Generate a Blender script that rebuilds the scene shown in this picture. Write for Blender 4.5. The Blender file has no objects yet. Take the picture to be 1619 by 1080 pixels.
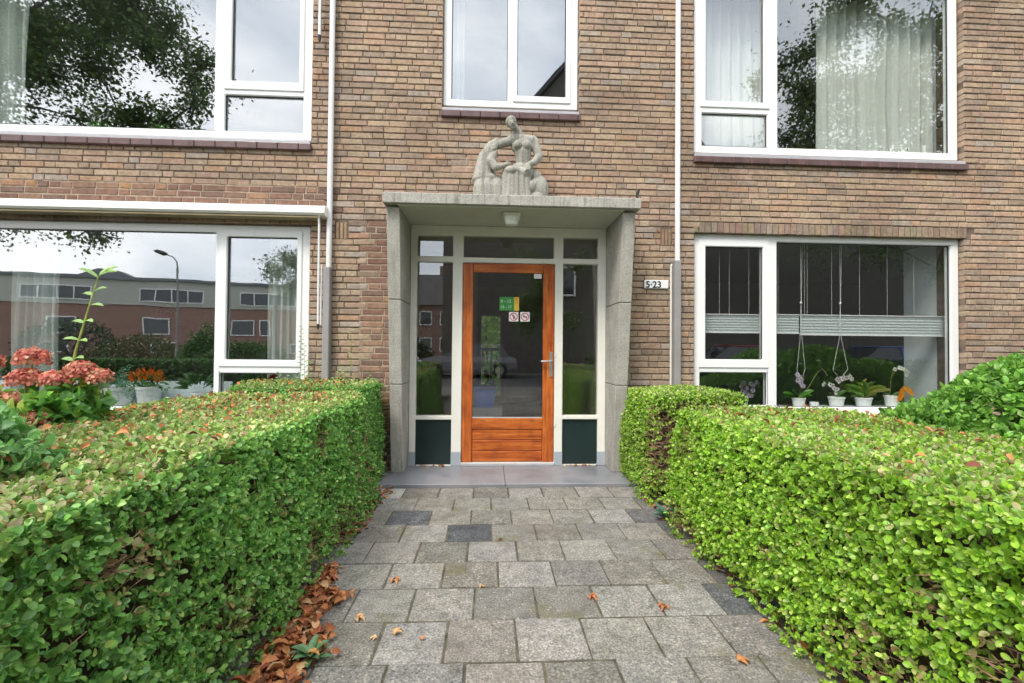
import bpy, bmesh, math, random
import numpy as np
from mathutils import Vector, Matrix

S = bpy.context.scene
COL = S.collection
random.seed(7)
rng = np.random.default_rng(7)
PI = math.pi

# ------------------------------------------------------------------ camera
cam_d = bpy.data.cameras.new("camera")
cam = bpy.data.objects.new("camera", cam_d)
COL.objects.link(cam)
S.camera = cam
cam_d.sensor_width = 36.0
cam_d.lens = 36.0 * 720 / 1619
cam_d.clip_start = 0.02
cam_d.clip_end = 3000
_ya, _pi, _ro = math.radians(2.89), math.radians(-0.92), math.radians(0.506)
_R = np.array([[math.cos(_ya), 0, math.sin(_ya)], [0, 1, 0], [-math.sin(_ya), 0, math.cos(_ya)]])
_P = np.array([[1, 0, 0], [0, math.cos(_pi), -math.sin(_pi)], [0, math.sin(_pi), math.cos(_pi)]])
_Q = np.array([[math.cos(_ro), -math.sin(_ro), 0], [math.sin(_ro), math.cos(_ro), 0], [0, 0, 1]])
_M = _R @ _P @ _Q
cam.matrix_world = Matrix(((_M[0, 0], _M[0, 1], -_M[0, 2], 0), (_M[2, 0], _M[2, 1], -_M[2, 2], 0),
                           (_M[1, 0], _M[1, 1], -_M[1, 2], 1.25), (0, 0, 0, 1)))
S.render.resolution_x = 1024
S.render.resolution_y = 683
# ------------------------------------------------------------------ world, sun, exposure
SUN_EL, SUN_AZ = math.radians(52), math.radians(215)      # azimuth: from +Y clockwise
W = bpy.data.worlds.new("World"); S.world = W; W.use_nodes = True
nt = W.node_tree; N = nt.nodes; L = nt.links
bg = N['Background']; bg.inputs['Strength'].default_value = 0.15
sky = N.new('ShaderNodeTexSky'); sky.sky_type = 'NISHITA'; sky.sun_disc = False
sky.sun_elevation = SUN_EL; sky.sun_rotation = SUN_AZ
tc = N.new('ShaderNodeTexCoord')
mp = N.new('ShaderNodeMapping'); mp.inputs['Scale'].default_value = (1.0, 1.0, 2.6)
L.new(tc.outputs['Generated'], mp.inputs['Vector'])
nz = N.new('ShaderNodeTexNoise'); nz.inputs['Scale'].default_value = 2.3; nz.inputs['Detail'].default_value = 7
nz.inputs['Roughness'].default_value = 0.55; nz.inputs['Distortion'].default_value = 0.4
L.new(mp.outputs[0], nz.inputs['Vector'])
cr = N.new('ShaderNodeValToRGB')
cr.color_ramp.elements[0].position = 0.34; cr.color_ramp.elements[0].color = (5.6, 6.1, 6.9, 1)
cr.color_ramp.elements[1].position = 0.66; cr.color_ramp.elements[1].color = (11.0, 10.9, 10.8, 1)
L.new(nz.outputs['Fac'], cr.inputs['Fac'])
mx = N.new('ShaderNodeMix'); mx.data_type = 'RGBA'; mx.inputs['Factor'].default_value = 0.86
L.new(sky.outputs[0], mx.inputs['A']); L.new(cr.outputs[0], mx.inputs['B'])
L.new(mx.outputs['Result'], bg.inputs['Color'])
sd = bpy.data.lights.new("sun", 'SUN'); sd.energy = 1.5; sd.angle = math.radians(18); sd.color = (1, 0.93, 0.82)
so = bpy.data.objects.new("sun", sd); COL.objects.link(so)
_d = Vector((math.sin(SUN_AZ) * math.cos(SUN_EL), math.cos(SUN_AZ) * math.cos(SUN_EL), math.sin(SUN_EL)))
so.rotation_euler = _d.to_track_quat('Z', 'Y').to_euler()
S.view_settings.view_transform = 'Standard'
S.view_settings.look = 'None'
S.view_settings.gamma = 1
S.view_settings.exposure = 1.08
S.render.engine = 'CYCLES'
S.cycles.max_bounces = 8
S.cycles.transparent_max_bounces = 16

# ------------------------------------------------------------------ helpers
def tag(o, label=None, cat=None, group=None, kind=None):
    if label: o['label'] = label
    if cat: o['category'] = cat
    if group: o['group'] = group
    if kind: o['kind'] = kind
    return o

def empty(name, loc, label, cat, group=None):
    o = bpy.data.objects.new(name, None); COL.objects.link(o)
    o.location = loc; o.empty_display_size = 0.1
    tag(o, label, cat, group)
    return o

def wloc(o):
    # only the empties carry a location; a mesh parented to one is already back in world coordinates
    return Vector(o.location) if (o is not None and o.type == 'EMPTY') else Vector((0, 0, 0))

def copy_tree(o, parent=None):
    c = o.copy(); COL.objects.link(c); c.parent = parent
    if parent: c.matrix_parent_inverse = o.matrix_parent_inverse.copy()
    for ch in [x for x in o.children]:
        copy_tree(ch, c)
    return c

class MB:
    """collects polygons in world coordinates and links them as one mesh object"""
    def __init__(s): s.v = []; s.f = []; s.c = []; s.m = []; s.cc = (1, 1, 1); s.mi = 0
    def poly(s, pts):
        b = len(s.v); s.v += [tuple(p) for p in pts]; s.f.append(tuple(range(b, b + len(pts)))); s.c.append(s.cc); s.m.append(s.mi)
    def mesh(s, vs, fs):
        b = len(s.v); s.v += [tuple(p) for p in vs]
        for f in fs: s.f.append(tuple(i + b for i in f)); s.c.append(s.cc); s.m.append(s.mi)
    def box(s, x0, x1, y0, y1, z0, z1, ch=0.0, T=None):
        if x1 < x0: x0, x1 = x1, x0
        if y1 < y0: y0, y1 = y1, y0
        if z1 < z0: z0, z1 = z1, z0
        if ch <= 0:
            vs = [(x, y, z) for z in (z0, z1) for y in (y0, y1) for x in (x0, x1)]
            fs = [(0, 2, 3, 1), (4, 5, 7, 6), (0, 1, 5, 4), (2, 6, 7, 3), (0, 4, 6, 2), (1, 3, 7, 5)]
        else:
            ch = min(ch, (x1 - x0) * .45, (y1 - y0) * .45, (z1 - z0) * .45)
            bm = bmesh.new(); bmesh.ops.create_cube(bm, size=1)
            for v in bm.verts:
                v.co = Vector((x0 + (v.co.x + .5) * (x1 - x0), y0 + (v.co.y + .5) * (y1 - y0), z0 + (v.co.z + .5) * (z1 - z0)))
            bmesh.ops.bevel(bm, geom=bm.edges[:], offset=ch, segments=1, affect='EDGES')
            bm.verts.index_update()
            vs = [tuple(v.co) for v in bm.verts]; fs = [tuple(v.index for v in f.verts) for f in bm.faces]; bm.free()
        if T is not None: vs = [tuple(T @ Vector(v)) for v in vs]
        s.mesh(vs, fs)
    def tube(s, pts, r, n=8, cap=True):
        pts = [Vector(p) for p in pts]
        rs = r if isinstance(r, (list, tuple)) else [r] * len(pts)
        rings = []; prev = None
        for i, p in enumerate(pts):
            t = (pts[min(i + 1, len(pts) - 1)] - pts[max(i - 1, 0)]).normalized()
            a = prev if prev is not None else (Vector((0, 0, 1)) if abs(t.z) < .9 else Vector((1, 0, 0)))
            u = (a - t * a.dot(t)).normalized(); prev = u; w = t.cross(u)
            rings.append([p + (u * math.cos(2 * PI * k / n) + w * math.sin(2 * PI * k / n)) * rs[i] for k in range(n)])
        vs = [q for R_ in rings for q in R_]
        fs = [(i * n + k, i * n + (k + 1) % n, (i + 1) * n + (k + 1) % n, (i + 1) * n + k) for i in range(len(rings) - 1) for k in range(n)]
        if cap: fs += [tuple(range(n - 1, -1, -1)), tuple((len(rings) - 1) * n + k for k in range(n))]
        s.mesh(vs, fs)
    def lathe(s, c, prof, n=24, capb=True, capt=False):
        vs = [(c[0] + r * math.cos(2 * PI * k / n), c[1] + r * math.sin(2 * PI * k / n), c[2] + z) for r, z in prof for k in range(n)]
        fs = [(i * n + k, i * n + (k + 1) % n, (i + 1) * n + (k + 1) % n, (i + 1) * n + k) for i in range(len(prof) - 1) for k in range(n)]
        if capb: fs.append(tuple(range(n - 1, -1, -1)))
        if capt: fs.append(tuple((len(prof) - 1) * n + k for k in range(n)))
        s.mesh(vs, fs)
    def prism(s, pts, off):
        """closed outline pts (3d) extruded by off"""
        n = len(pts); off = Vector(off)
        vs = [Vector(p) for p in pts] + [Vector(p) + off for p in pts]
        s.mesh(vs, [tuple(range(n - 1, -1, -1)), tuple(range(n, 2 * n))] + [(i, (i + 1) % n, n + (i + 1) % n, n + i) for i in range(n)])
    def build(s, name, mat, parent=None, smooth=False, fixn=True):
        me = bpy.data.meshes.new(name)
        me.from_pydata(s.v, [], s.f)
        if any(c != (1, 1, 1) for c in s.c):
            a = me.color_attributes.new('tint', 'FLOAT_COLOR', 'CORNER')
            arr = np.ones((len(me.loops), 4), dtype=np.float32); k = 0
            ln = np.array([len(f) for f in s.f]); arr[:, :3] = np.repeat(np.array(s.c, dtype=np.float32), ln, axis=0)
            a.data.foreach_set('color', arr.ravel())
        mats = mat if isinstance(mat, (list, tuple)) else [mat]
        for m in mats: me.materials.append(m)
        if len(mats) > 1: me.polygons.foreach_set('material_index', s.m)
        if smooth: me.polygons.foreach_set('use_smooth', [True] * len(s.f))
        if fixn:
            bm = bmesh.new(); bm.from_mesh(me); bmesh.ops.recalc_face_normals(bm, faces=bm.faces[:]); bm.to_mesh(me); bm.free()
        o = bpy.data.objects.new(name, me); COL.objects.link(o)
        if parent:
            o.parent = parent
            o.matrix_parent_inverse = Matrix.Translation(-wloc(parent))
        return o

# ------------------------------------------------------------------ materials
def newmat(name):
    m = bpy.data.materials.new(name); m.use_nodes = True
    return m, m.node_tree.nodes, m.node_tree.links, m.node_tree.nodes['Principled BSDF']

def noise(n, l, scale, detail=4, rough=.55, coord='Object', stretch=None):
    t = n.new('ShaderNodeTexCoord'); x = n.new('ShaderNodeTexNoise')
    x.inputs['Scale'].default_value = scale; x.inputs['Detail'].default_value = detail; x.inputs['Roughness'].default_value = rough
    if stretch:
        mpp = n.new('ShaderNodeMapping'); mpp.inputs['Scale'].default_value = stretch
        l.new(t.outputs[coord], mpp.inputs[0]); l.new(mpp.outputs[0], x.inputs['Vector'])
    else: l.new(t.outputs[coord], x.inputs['Vector'])
    return x

def ramp(n, l, src, stops):
    r = n.new('ShaderNodeValToRGB')
    while len(r.color_ramp.elements) < len(stops): r.color_ramp.elements.new(.5)
    for e, (p, c) in zip(r.color_ramp.elements, stops): e.position = p; e.color = (*c, 1) if len(c) == 3 else c
    l.new(src, r.inputs['Fac']); return r

def mix(n, l, a, b, fac, mode='MIX'):
    m = n.new('ShaderNodeMix'); m.data_type = 'RGBA'; m.blend_type = mode
    for k, v in (('A', a), ('B', b)):
        if hasattr(v, 'links'): l.new(v, m.inputs[k])
        else: m.inputs[k].default_value = (*v, 1)
    if hasattr(fac, 'links'): l.new(fac, m.inputs['Factor'])
    else: m.inputs['Factor'].default_value = fac
    return m.outputs['Result']

def bump(n, l, h, strength, dist, bsdf):
    b = n.new('ShaderNodeBump'); b.inputs['Strength'].default_value = strength; b.inputs['Distance'].default_value = dist
    l.new(h, b.inputs['Height']); l.new(b.outputs[0], bsdf.inputs['Normal'])

def simple(name, col, rough=.6, var=.12, scale=6, bumpd=0, metal=0, spec=.5):
    m, n, l, b = newmat(name)
    x = noise(n, l, scale, 6)
    d = tuple(c * (1 - var) for c in col); e = tuple(min(1, c * (1 + var)) for c in col)
    r = ramp(n, l, x.outputs['Fac'], [(.3, d), (.7, e)])
    l.new(r.outputs[0], b.inputs['Base Color']); b.inputs['Roughness'].default_value = rough
    b.inputs['Metallic'].default_value = metal; b.inputs['Specular IOR Level'].default_value = spec
    if bumpd:
        y = noise(n, l, scale * 12, 5); bump(n, l, y.outputs['Fac'], .5, bumpd, b)
    return m

def tinted(name, rough=.85, var=.25, scale=25, bumpd=.002, bscale=160, spec=.3, extra=None):
    """colour from the mesh's own 'tint', broken up by grain"""
    m, n, l, b = newmat(name)
    a = n.new('ShaderNodeVertexColor'); a.layer_name = 'tint'
    x = noise(n, l, scale, 8, .65)
    r = ramp(n, l, x.outputs['Fac'], [(.25, (1 - var,) * 3), (.75, (1 + var,) * 3)])
    c = mix(n, l, a.outputs['Color'], r.outputs[0], 1, 'MULTIPLY')
    if extra: c = extra(n, l, c)
    l.new(c, b.inputs['Base Color']); b.inputs['Roughness'].default_value = rough; b.inputs['Specular IOR Level'].default_value = spec
    y = noise(n, l, bscale, 6, .7); bump(n, l, y.outputs['Fac'], .7, bumpd, b)
    return m

def brick_extra(n, l, c):
    x = noise(n, l, 1.1, 5, .6)                    # soot and lime bloom over several bricks
    r = ramp(n, l, x.outputs['Fac'], [(.34, (.78, .76, .76)), (.5, (1, 1, 1)), (.7, (1.14, 1.12, 1.1))])
    c = mix(n, l, c, r.outputs[0], 1, 'MULTIPLY')
    y = noise(n, l, 70, 4, .7)
    r2 = ramp(n, l, y.outputs['Fac'], [(.60, (0, 0, 0)), (.72, (1, 1, 1))])
    f = n.new('ShaderNodeMath'); f.operation = 'MULTIPLY'; f.inputs[1].default_value = .45; l.new(r2.outputs[0], f.inputs[0])
    return mix(n, l, c, (.12, .09, .07), f.outputs[0])

M_brick = tinted('worn brick', .92, .34, 30, .007, 75, .15, brick_extra)
M_mortar = simple('dark mortar', (.155, .115, .085), .95, .4, 9, .003)
M_mortar2 = simple('pale mortar', (.36, .28, .21), .95, .3, 14, .003)
def whitemat():
    m, n, l, b = newmat('white window frame')
    x = noise(n, l, 5, 8, .7, stretch=(3, 1, .5)); c = ramp(n, l, x.outputs['Fac'], [(.3, (.86, .87, .87)), (.62, (.83, .84, .83)), (.8, (.70, .70, .67))]).outputs[0]
    l.new(c, b.inputs['Base Color']); b.inputs['Roughness'].default_value = .32; return m
M_white = whitemat()
M_seal = simple('black rubber seal', (.02, .02, .022), .5, .1)
M_cream = simple('cream painted timber', (.78, .77, .70), .4, .04, 5)
M_greypaint = simple('grey painted timber', (.36, .40, .44), .5, .06)
M_green = simple('dark green panel', (.012, .026, .026), .3, .15, 4)
M_alu = simple('grey sill', (.42, .42, .44), .45, .1, 8)
M_tile = simple('brown sill tile', (.115, .065, .062), .4, .35, 9, .001)
M_pipew = simple('white pipe', (.78, .78, .78), .4, .05, 3)
M_pipeg = simple('grey pipe', (.28, .27, .27), .5, .1, 6)
M_awn = simple('awning cassette', (.86, .85, .80), .35, .03, 4)
M_awn2 = simple('awning underside', (.30, .25, .14), .6, .2, 6)
M_black = simple('black plastic', (.02, .02, .02), .4, .1)
M_steel = simple('brushed steel', (.6, .6, .6), .35, .05, 10, 0, .9)
M_render = simple('white ceiling paint', (.50, .51, .43), .8, .06, 5)
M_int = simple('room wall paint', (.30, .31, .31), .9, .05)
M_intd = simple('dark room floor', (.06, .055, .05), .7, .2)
M_hall = simple('hall wall', (.50, .47, .42), .8, .1)
M_pot = simple('white ceramic', (.90, .91, .91), .25, .03)
M_stem = simple('plant stem', (.20, .22, .06), .6, .2, 20)
M_sill_in = simple('white sill board', (.66, .72, .74), .35, .05)
M_twig = simple('twig bark', (.30, .18, .11), .9, .4, 30)
M_bark = simple('tree bark', (.10, .085, .07), .95, .3, 12, .01)
M_asphalt = simple('asphalt', (.055, .055, .058), .9, .25, 30, .004)
M_pave = simple('pavement slabs', (.13, .128, .12), .9, .2, 8, .003)
M_soil = simple('garden soil', (.06, .042, .028), 1, .5, 18, .02)
M_lawn = simple('verge grass', (.055, .10, .028), .95, .45, 22, .02)
M_roof = simple('grey roof edge', (.17, .18, .2), .7, .1)
M_rooftile = simple('roof tiles', (.05, .045, .05), .7, .25, 14, .01)
M_core = simple('hedge heart', (.075, .05, .026), 1, .6, 40, .02)

def concrete(name, base, stain, rough=.9):
    m, n, l, b = newmat(name)
    x = noise(n, l, 5, 8, .7); g = noise(n, l, 95, 4, .75)
    st = noise(n, l, 9, 6, .6, stretch=(2.4, 1, .25))
    c = ramp(n, l, x.outputs['Fac'], [(.3, tuple(v * .82 for v in base)), (.7, tuple(v * 1.15 for v in base))]).outputs[0]
    gr = ramp(n, l, g.outputs['Fac'], [(.32, (.60, .60, .59)), (.5, (1, 1, 1)), (.68, (1.30, 1.30, 1.27))]).outputs[0]
    c = mix(n, l, c, gr, 1, 'MULTIPLY')
    f = ramp(n, l, st.outputs['Fac'], [(.5, (0, 0, 0)), (.68, (.6, .6, .6))]).outputs[0]
    c = mix(n, l, c, stain, f)
    l.new(c, b.inputs['Base Color']); b.inputs['Roughness'].default_value = rough
    bump(n, l, g.outputs['Fac'], .8, .005, b)
    return m
M_conc = concrete('washed concrete', (.39, .375, .335), (.22, .21, .18))
M_canopy = concrete('weathered canopy edge', (.40, .385, .345), (.10, .095, .085))
M_statue = concrete('weathered sculpture stone', (.35, .34, .30), (.13, .125, .09))

def slabmat():
    m, n, l, b = newmat('bluestone slab')
    x = noise(n, l, 3.2, 7, .6); g = noise(n, l, 60, 4, .6)
    c = ramp(n, l, x.outputs['Fac'], [(.3, (.17, .178, .195)), (.5, (.22, .225, .245)), (.62, (.25, .24, .255)), (.75, (.19, .195, .21))]).outputs[0]
    l.new(c, b.inputs['Base Color'])
    r = ramp(n, l, x.outputs['Fac'], [(.35, (.30,) * 3), (.65, (.6,) * 3)]); l.new(r.outputs[0], b.inputs['Roughness'])
    bump(n, l, g.outputs['Fac'], .3, .001, b); return m
M_slab = slabmat()

def paving_extra(n, l, c):
    w1 = noise(n, l, 13, 8, .75); wr = ramp(n, l, w1.outputs['Fac'], [(.28, (.55, .53, .49)), (.5, (1, 1, 1)), (.72, (1.28, 1.26, 1.22))]).outputs[0]
    c = mix(n, l, c, wr, 1, 'MULTIPLY')
    g = noise(n, l, 120, 3, .7); r = ramp(n, l, g.outputs['Fac'], [(.32, (.50,) * 3), (.50, (1,) * 3), (.66, (1.75, 1.72, 1.62))]).outputs[0]
    c = mix(n, l, c, r, 1, 'MULTIPLY')
    # worn patches where the pebbles of the aggregate show
    p = noise(n, l, 1.5, 6, .65); pf = ramp(n, l, p.outputs['Fac'], [(.44, (0,) * 3), (.56, (1,) * 3)]).outputs[0]
    v = n.new('ShaderNodeTexVoronoi'); v.inputs['Scale'].default_value = 62; v.inputs['Randomness'].default_value = 1
    t = n.new('ShaderNodeTexCoord'); l.new(t.outputs['Object'], v.inputs['Vector'])
    vr = ramp(n, l, v.outputs['Distance'], [(.26, (1,) * 3), (.46, (0,) * 3)]).outputs[0]
    sp = mix(n, l, (.66, .62, .52), (.15, .12, .09), v.outputs['Color'])
    mm = n.new('ShaderNodeMath'); mm.operation = 'MULTIPLY'; l.new(pf, mm.inputs[0]); l.new(vr, mm.inputs[1])
    m2 = n.new('ShaderNodeMath'); m2.operation = 'MULTIPLY'; l.new(mm.outputs[0], m2.inputs[0]); m2.inputs[1].default_value = .55
    sx = n.new('ShaderNodeSeparateColor'); l.new(c, sx.inputs[0]); mk = n.new('ShaderNodeMapRange'); mk.inputs['From Min'].default_value = .09; mk.inputs['From Max'].default_value = .15; l.new(sx.outputs[0], mk.inputs['Value'])
    m3 = n.new('ShaderNodeMath'); m3.operation = 'MULTIPLY'; l.new(m2.outputs[0], m3.inputs[0]); l.new(mk.outputs[0], m3.inputs[1])
    c = mix(n, l, c, sp, m3.outputs[0])
    q = noise(n, l, 2.6, 5, .6); qf = ramp(n, l, q.outputs['Fac'], [(.58, (0,) * 3), (.72, (.8,) * 3)]).outputs[0]
    c = mix(n, l, c, (.13, .12, .045), qf)           # moss
    d = noise(n, l, 0.9, 6, .6); df = ramp(n, l, d.outputs['Fac'], [(.52, (0,) * 3), (.68, (.6,) * 3)]).outputs[0]
    return mix(n, l, c, (.15, .11, .085), df)           # brown dirt
M_paver = tinted('concrete pavers', .9, .22, 6, .008, 75, .2, paving_extra)
M_joint = simple('joint dirt', (.085, .076, .052), 1, .6, 14, .006)

def wood():
    m, n, l, b = newmat('varnished door wood')
    a = n.new('ShaderNodeVertexColor'); a.layer_name = 'tint'
    x = noise(n, l, 7, 7, .6, stretch=(1, 1, 1)); 
    ag = n.new('ShaderNodeSeparateColor'); l.new(a.outputs['Color'], ag.inputs[0])
    s1 = noise(n, l, 26, 6, .6, stretch=(1.6, 1, .12)); s2 = noise(n, l, 26, 6, .6, stretch=(.12, 1, 1.6))
    mxx = n.new('ShaderNodeMix'); mxx.data_type = 'FLOAT'
    l.new(ag.outputs[0], mxx.inputs['Factor']); l.new(s1.outputs['Fac'], mxx.inputs['A']); l.new(s2.outputs['Fac'], mxx.inputs['B'])
    c = ramp(n, l, mxx.outputs['Result'], [(.28, (.23, .044, .009)), (.48, (.44, .10, .015)), (.70, (.60, .19, .036))]).outputs[0]
    st = ramp(n, l, x.outputs['Fac'], [(.26, (.66, .56, .5)), (.48, (.96, .93, .92)), (.72, (1.12, 1.15, 1.2))]).outputs[0]
    c = mix(n, l, c, st, 1, 'MULTIPLY')
    l.new(c, b.inputs['Base Color']); b.inputs['Roughness'].default_value = .38
    bump(n, l, mxx.outputs['Result'], .25, .001, b); return m
M_wood = wood()

def glass(name, refl=.2, tint=(.9, .93, .92), wav=.0):
    m = bpy.data.materials.new(name); m.use_nodes = True; n = m.node_tree.nodes; l = m.node_tree.links
    n.remove(n['Principled BSDF']); out = n['Material Output']
    tr = n.new('ShaderNodeBsdfTransparent'); tr.inputs['Color'].default_value = (*tint, 1)
    gl = n.new('ShaderNodeBsdfGlossy'); gl.inputs['Roughness'].default_value = 0.0; gl.inputs['Color'].default_value = (.97, .98, 1, 1)
    lw = n.new('ShaderNodeLayerWeight'); lw.inputs['Blend'].default_value = .5
    pw = n.new('ShaderNodeMath'); pw.operation = 'POWER'; pw.inputs[1].default_value = 4; l.new(lw.outputs['Facing'], pw.inputs[0])
    mr = n.new('ShaderNodeMapRange'); mr.inputs['To Min'].default_value = refl; mr.inputs['To Max'].default_value = .9
    l.new(pw.outputs[0], mr.inputs['Value'])
    ms = n.new('ShaderNodeMixShader'); l.new(mr.outputs[0], ms.inputs[0]); l.new(tr.outputs[0], ms.inputs[1]); l.new(gl.outputs[0], ms.inputs[2])
    x = noise(n, l, 2.2, 2, .4); b = n.new('ShaderNodeBump'); b.inputs['Strength'].default_value = wav; b.inputs['Distance'].default_value = .004
    l.new(x.outputs['Fac'], b.inputs['Height']); l.new(b.outputs[0], gl.inputs['Normal'])
    l.new(ms.outputs[0], out.inputs['Surface']); return m
M_glass = glass('window glass', .185, (.95, .97, .96), wav=.12)
M_glassr = glass('clear window glass', .11, (.97, .98, .97), wav=.10)
M_glassd = glass('door glass', .105, (.94, .95, .94), wav=.04)
M_paneout = simple('distant window glass', (.03, .035, .04), .08, .1, spec=.8)

def leafmat(name, trans=.35, rough=.42, spec=.4):
    m, n, l, b = newmat(name)
    a = n.new('ShaderNodeVertexColor'); a.layer_name = 'tint'
    x = noise(n, l, 60, 3); r = ramp(n, l, x.outputs['Fac'], [(.3, (.85,) * 3), (.7, (1.15,) * 3)])
    c = mix(n, l, a.outputs['Color'], r.outputs[0], 1, 'MULTIPLY')
    l.new(c, b.inputs['Base Color']); b.inputs['Roughness'].default_value = rough; b.inputs['Specular IOR Level'].default_value = spec
    t = n.new('ShaderNodeBsdfTranslucent'); l.new(c, t.inputs['Color'])
    ms = n.new('ShaderNodeMixShader'); ms.inputs[0].default_value = trans
    l.new(b.outputs[0], ms.inputs[1]); l.new(t.outputs[0], ms.inputs[2]); l.new(ms.outputs[0], n['Material Output'].inputs['Surface'])
    return m
M_leaf = leafmat('hedge leaf', .35, .38, .5)
M_dry = leafmat('dry leaf', .2, .8, .2)
M_petal = leafmat('petal', .4, .6, .2)
def fabric(name, col, trans=.45):
    m = leafmat(name, trans, .9, .1); return m
def curtain_mat():
    m, n, l, b = newmat('curtain cloth'); 
    x = noise(n, l, 300, 2); c = ramp(n, l, x.outputs['Fac'], [(.3, (.72, .76, .72)), (.7, (.86, .88, .85))]).outputs[0]
    l.new(c, b.inputs['Base Color']); b.inputs['Roughness'].default_value = .95
    t = n.new('ShaderNodeBsdfTranslucent'); l.new(c, t.inputs['Color'])
    ms = n.new('ShaderNodeMixShader'); ms.inputs[0].default_value = .3
    l.new(b.outputs[0], ms.inputs[1]); l.new(t.outputs[0], ms.inputs[2]); l.new(ms.outputs[0], n['Material Output'].inputs['Surface']); return m
M_curtain = curtain_mat()

# ------------------------------------------------------------------ leaf clouds
def unit(a): return a / (np.linalg.norm(a, axis=-1, keepdims=True) + 1e-9)
class Waves:
    def __init__(s, seed, n=9, f=3.0):
        r = np.random.default_rng(seed); s.k = r.normal(size=(n, 3)) * f; s.p = r.uniform(0, 6.28, n)
    def __call__(s, p): return np.sin(p @ s.k.T + s.p).mean(axis=1) * 2.0

def leaf_mesh(name, P, D, Nn, Ln, Wd, C, mat, parent=None, curl=.12, fine=True):
    """P base, D direction, Nn facing, Ln length, Wd width, C colour: one mesh of folded leaves"""
    n = len(P); D = unit(D); Sd = unit(np.cross(Nn, D)); Nn = unit(np.cross(D, Sd))
    if fine:
        prof = [(0, 0, 0), (.5, 0, 0), (1, 0, -1), (.18, .70, .5), (.52, 1, .75), (.84, .68, .1), (.18, -.70, .5), (.52, -1, .75), (.84, -.68, .1)]
        quads = np.array([[0, 1, 4, 3], [1, 2, 5, 4], [0, 6, 7, 1], [1, 7, 8, 2]])
    else:
        prof = [(0, 0, 0), (1, 0, -1), (.5, 1, .6), (.5, -1, .6)]
        quads = np.array([[0, 1, 2, 0], [0, 3, 1, 0]])[:, :3]
    V = np.zeros((n, len(prof), 3))
    for i, (t, w, h) in enumerate(prof):
        V[:, i] = P + D * (Ln * t)[:, None] + Sd * (Wd * .5 * w)[:, None] + Nn * (Ln * curl * h)[:, None]
    nv = len(prof); k = quads.shape[1]
    F = (quads[None] + (np.arange(n) * nv)[:, None, None]).reshape(-1)
    me = bpy.data.meshes.new(name)
    me.vertices.add(n * nv); me.vertices.foreach_set('co', V.astype(np.float32).ravel())
    me.loops.add(len(F)); me.loops.foreach_set('vertex_index', F.astype(np.int32))
    nf = n * len(quads)
    me.polygons.add(nf); me.polygons.foreach_set('loop_start', (np.arange(nf) * k).astype(np.int32))
    me.polygons.foreach_set('use_smooth', np.ones(nf, dtype=bool))
    a = me.color_attributes.new('tint', 'FLOAT_COLOR', 'POINT')
    arr = np.ones((n, nv, 4), dtype=np.float32); arr[:, :, :3] = C[:, None, :]; a.data.foreach_set('color', arr.ravel())
    me.update(calc_edges=True); me.materials.append(mat)
    o = bpy.data.objects.new(name, me); COL.objects.link(o)
    if parent: o.parent = parent; o.matrix_parent_inverse = Matrix.Translation(-wloc(parent))
    return o

def sprigs(P, Nrm, k, slen, lsize, lvar, wfac, up=.35, spread=.55, rg=rng):
    """k leaves around each short shoot -> arrays per leaf"""
    n = len(P); d = unit(Nrm + rg.normal(size=(n, 3)) * spread + np.array([0, 0, up]))
    a0 = unit(np.cross(d, rg.normal(size=(n, 3)))); b0 = np.cross(d, a0)
    Pl, Dl, Nl, Li, idx = [], [], [], [], []
    ph = rg.uniform(0, 6.28, n)
    for j in range(k):
        t = (j + .5) / k; ang = ph + j * (PI if k < 3 else 2.4)
        rad = a0 * np.cos(ang)[:, None] + b0 * np.sin(ang)[:, None]
        dd = unit(rad * (1.0 - .5 * t) + d * (.35 + .7 * t) + rg.normal(size=(n, 3)) * .25)
        Pl.append(P + d * (slen * (t - .5))); Dl.append(dd); Nl.append(unit(d - dd * .3 + rg.normal(size=(n, 3)) * .25 + 1e-3))
        Li.append(lsize * (1 - .25 * t) * rg.uniform(1 - lvar, 1 + lvar, n)); idx.append(np.arange(n))
    Pl, Dl, Nl, Li, idx = map(np.concatenate, (Pl, Dl, Nl, Li, idx))
    return Pl, Dl, Nl, Li, Li * wfac, idx

def palette(n, cols, w, var=.18, rg=rng):
    c = np.array(cols)[rg.choice(len(cols), n, p=np.array(w) / sum(w))]
    return np.clip(c * rg.uniform(1 - var, 1 + var, (n, 1)) * rg.uniform(.93, 1.07, (n, 3)), 0, 1)

def rounded_box_samples(b0, b1, r, n, rg, faces=('x-', 'x+', 'y-', 'y+', 'z+')):
    b0 = np.array(b0, float); b1 = np.array(b1, float); s = b1 - b0
    area = {'x-': s[1] * s[2], 'x+': s[1] * s[2], 'y-': s[0] * s[2], 'y+': s[0] * s[2], 'z+': s[0] * s[1]}
    w = np.array([area[f] for f in faces]); cnt = (w / w.sum() * n).astype(int); out = []
    for f, c in zip(faces, cnt):
        p = b0 + rg.uniform(size=(c, 3)) * s; ax = 'xyz'.index(f[0]); p[:, ax] = b1[ax] if f[1] == '+' else b0[ax]
        out.append(p)
    p = np.concatenate(out); lo = b0 + r; hi = b1 - r; lo[2] = b0[2]
    q = np.clip(p, lo, hi); d = p - q; nn = unit(d)
    return q + nn * r, nn

# ================================================================== SETTING
g = MB(); g.box(-150, 150, -220, 80, -0.5, -0.03); tag(g.build('ground', M_lawn), kind='structure')
g = MB(); g.box(-80, 80, -11.4, -5.4, -0.2, -0.022); tag(g.build('road', M_asphalt), kind='structure')
g = MB()
g.box(-80, 80, -5.4, -2.6, -0.2, -0.006); g.box(-80, 80, -12.9, -11.4, -0.2, 0.05)
tag(g.build('pavement', M_pave), kind='structure')
g = MB(); g.box(-9, 9, -2.6, 4.64, -0.2, -0.012); tag(g.build('garden_soil', M_soil), kind='structure')

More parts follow.
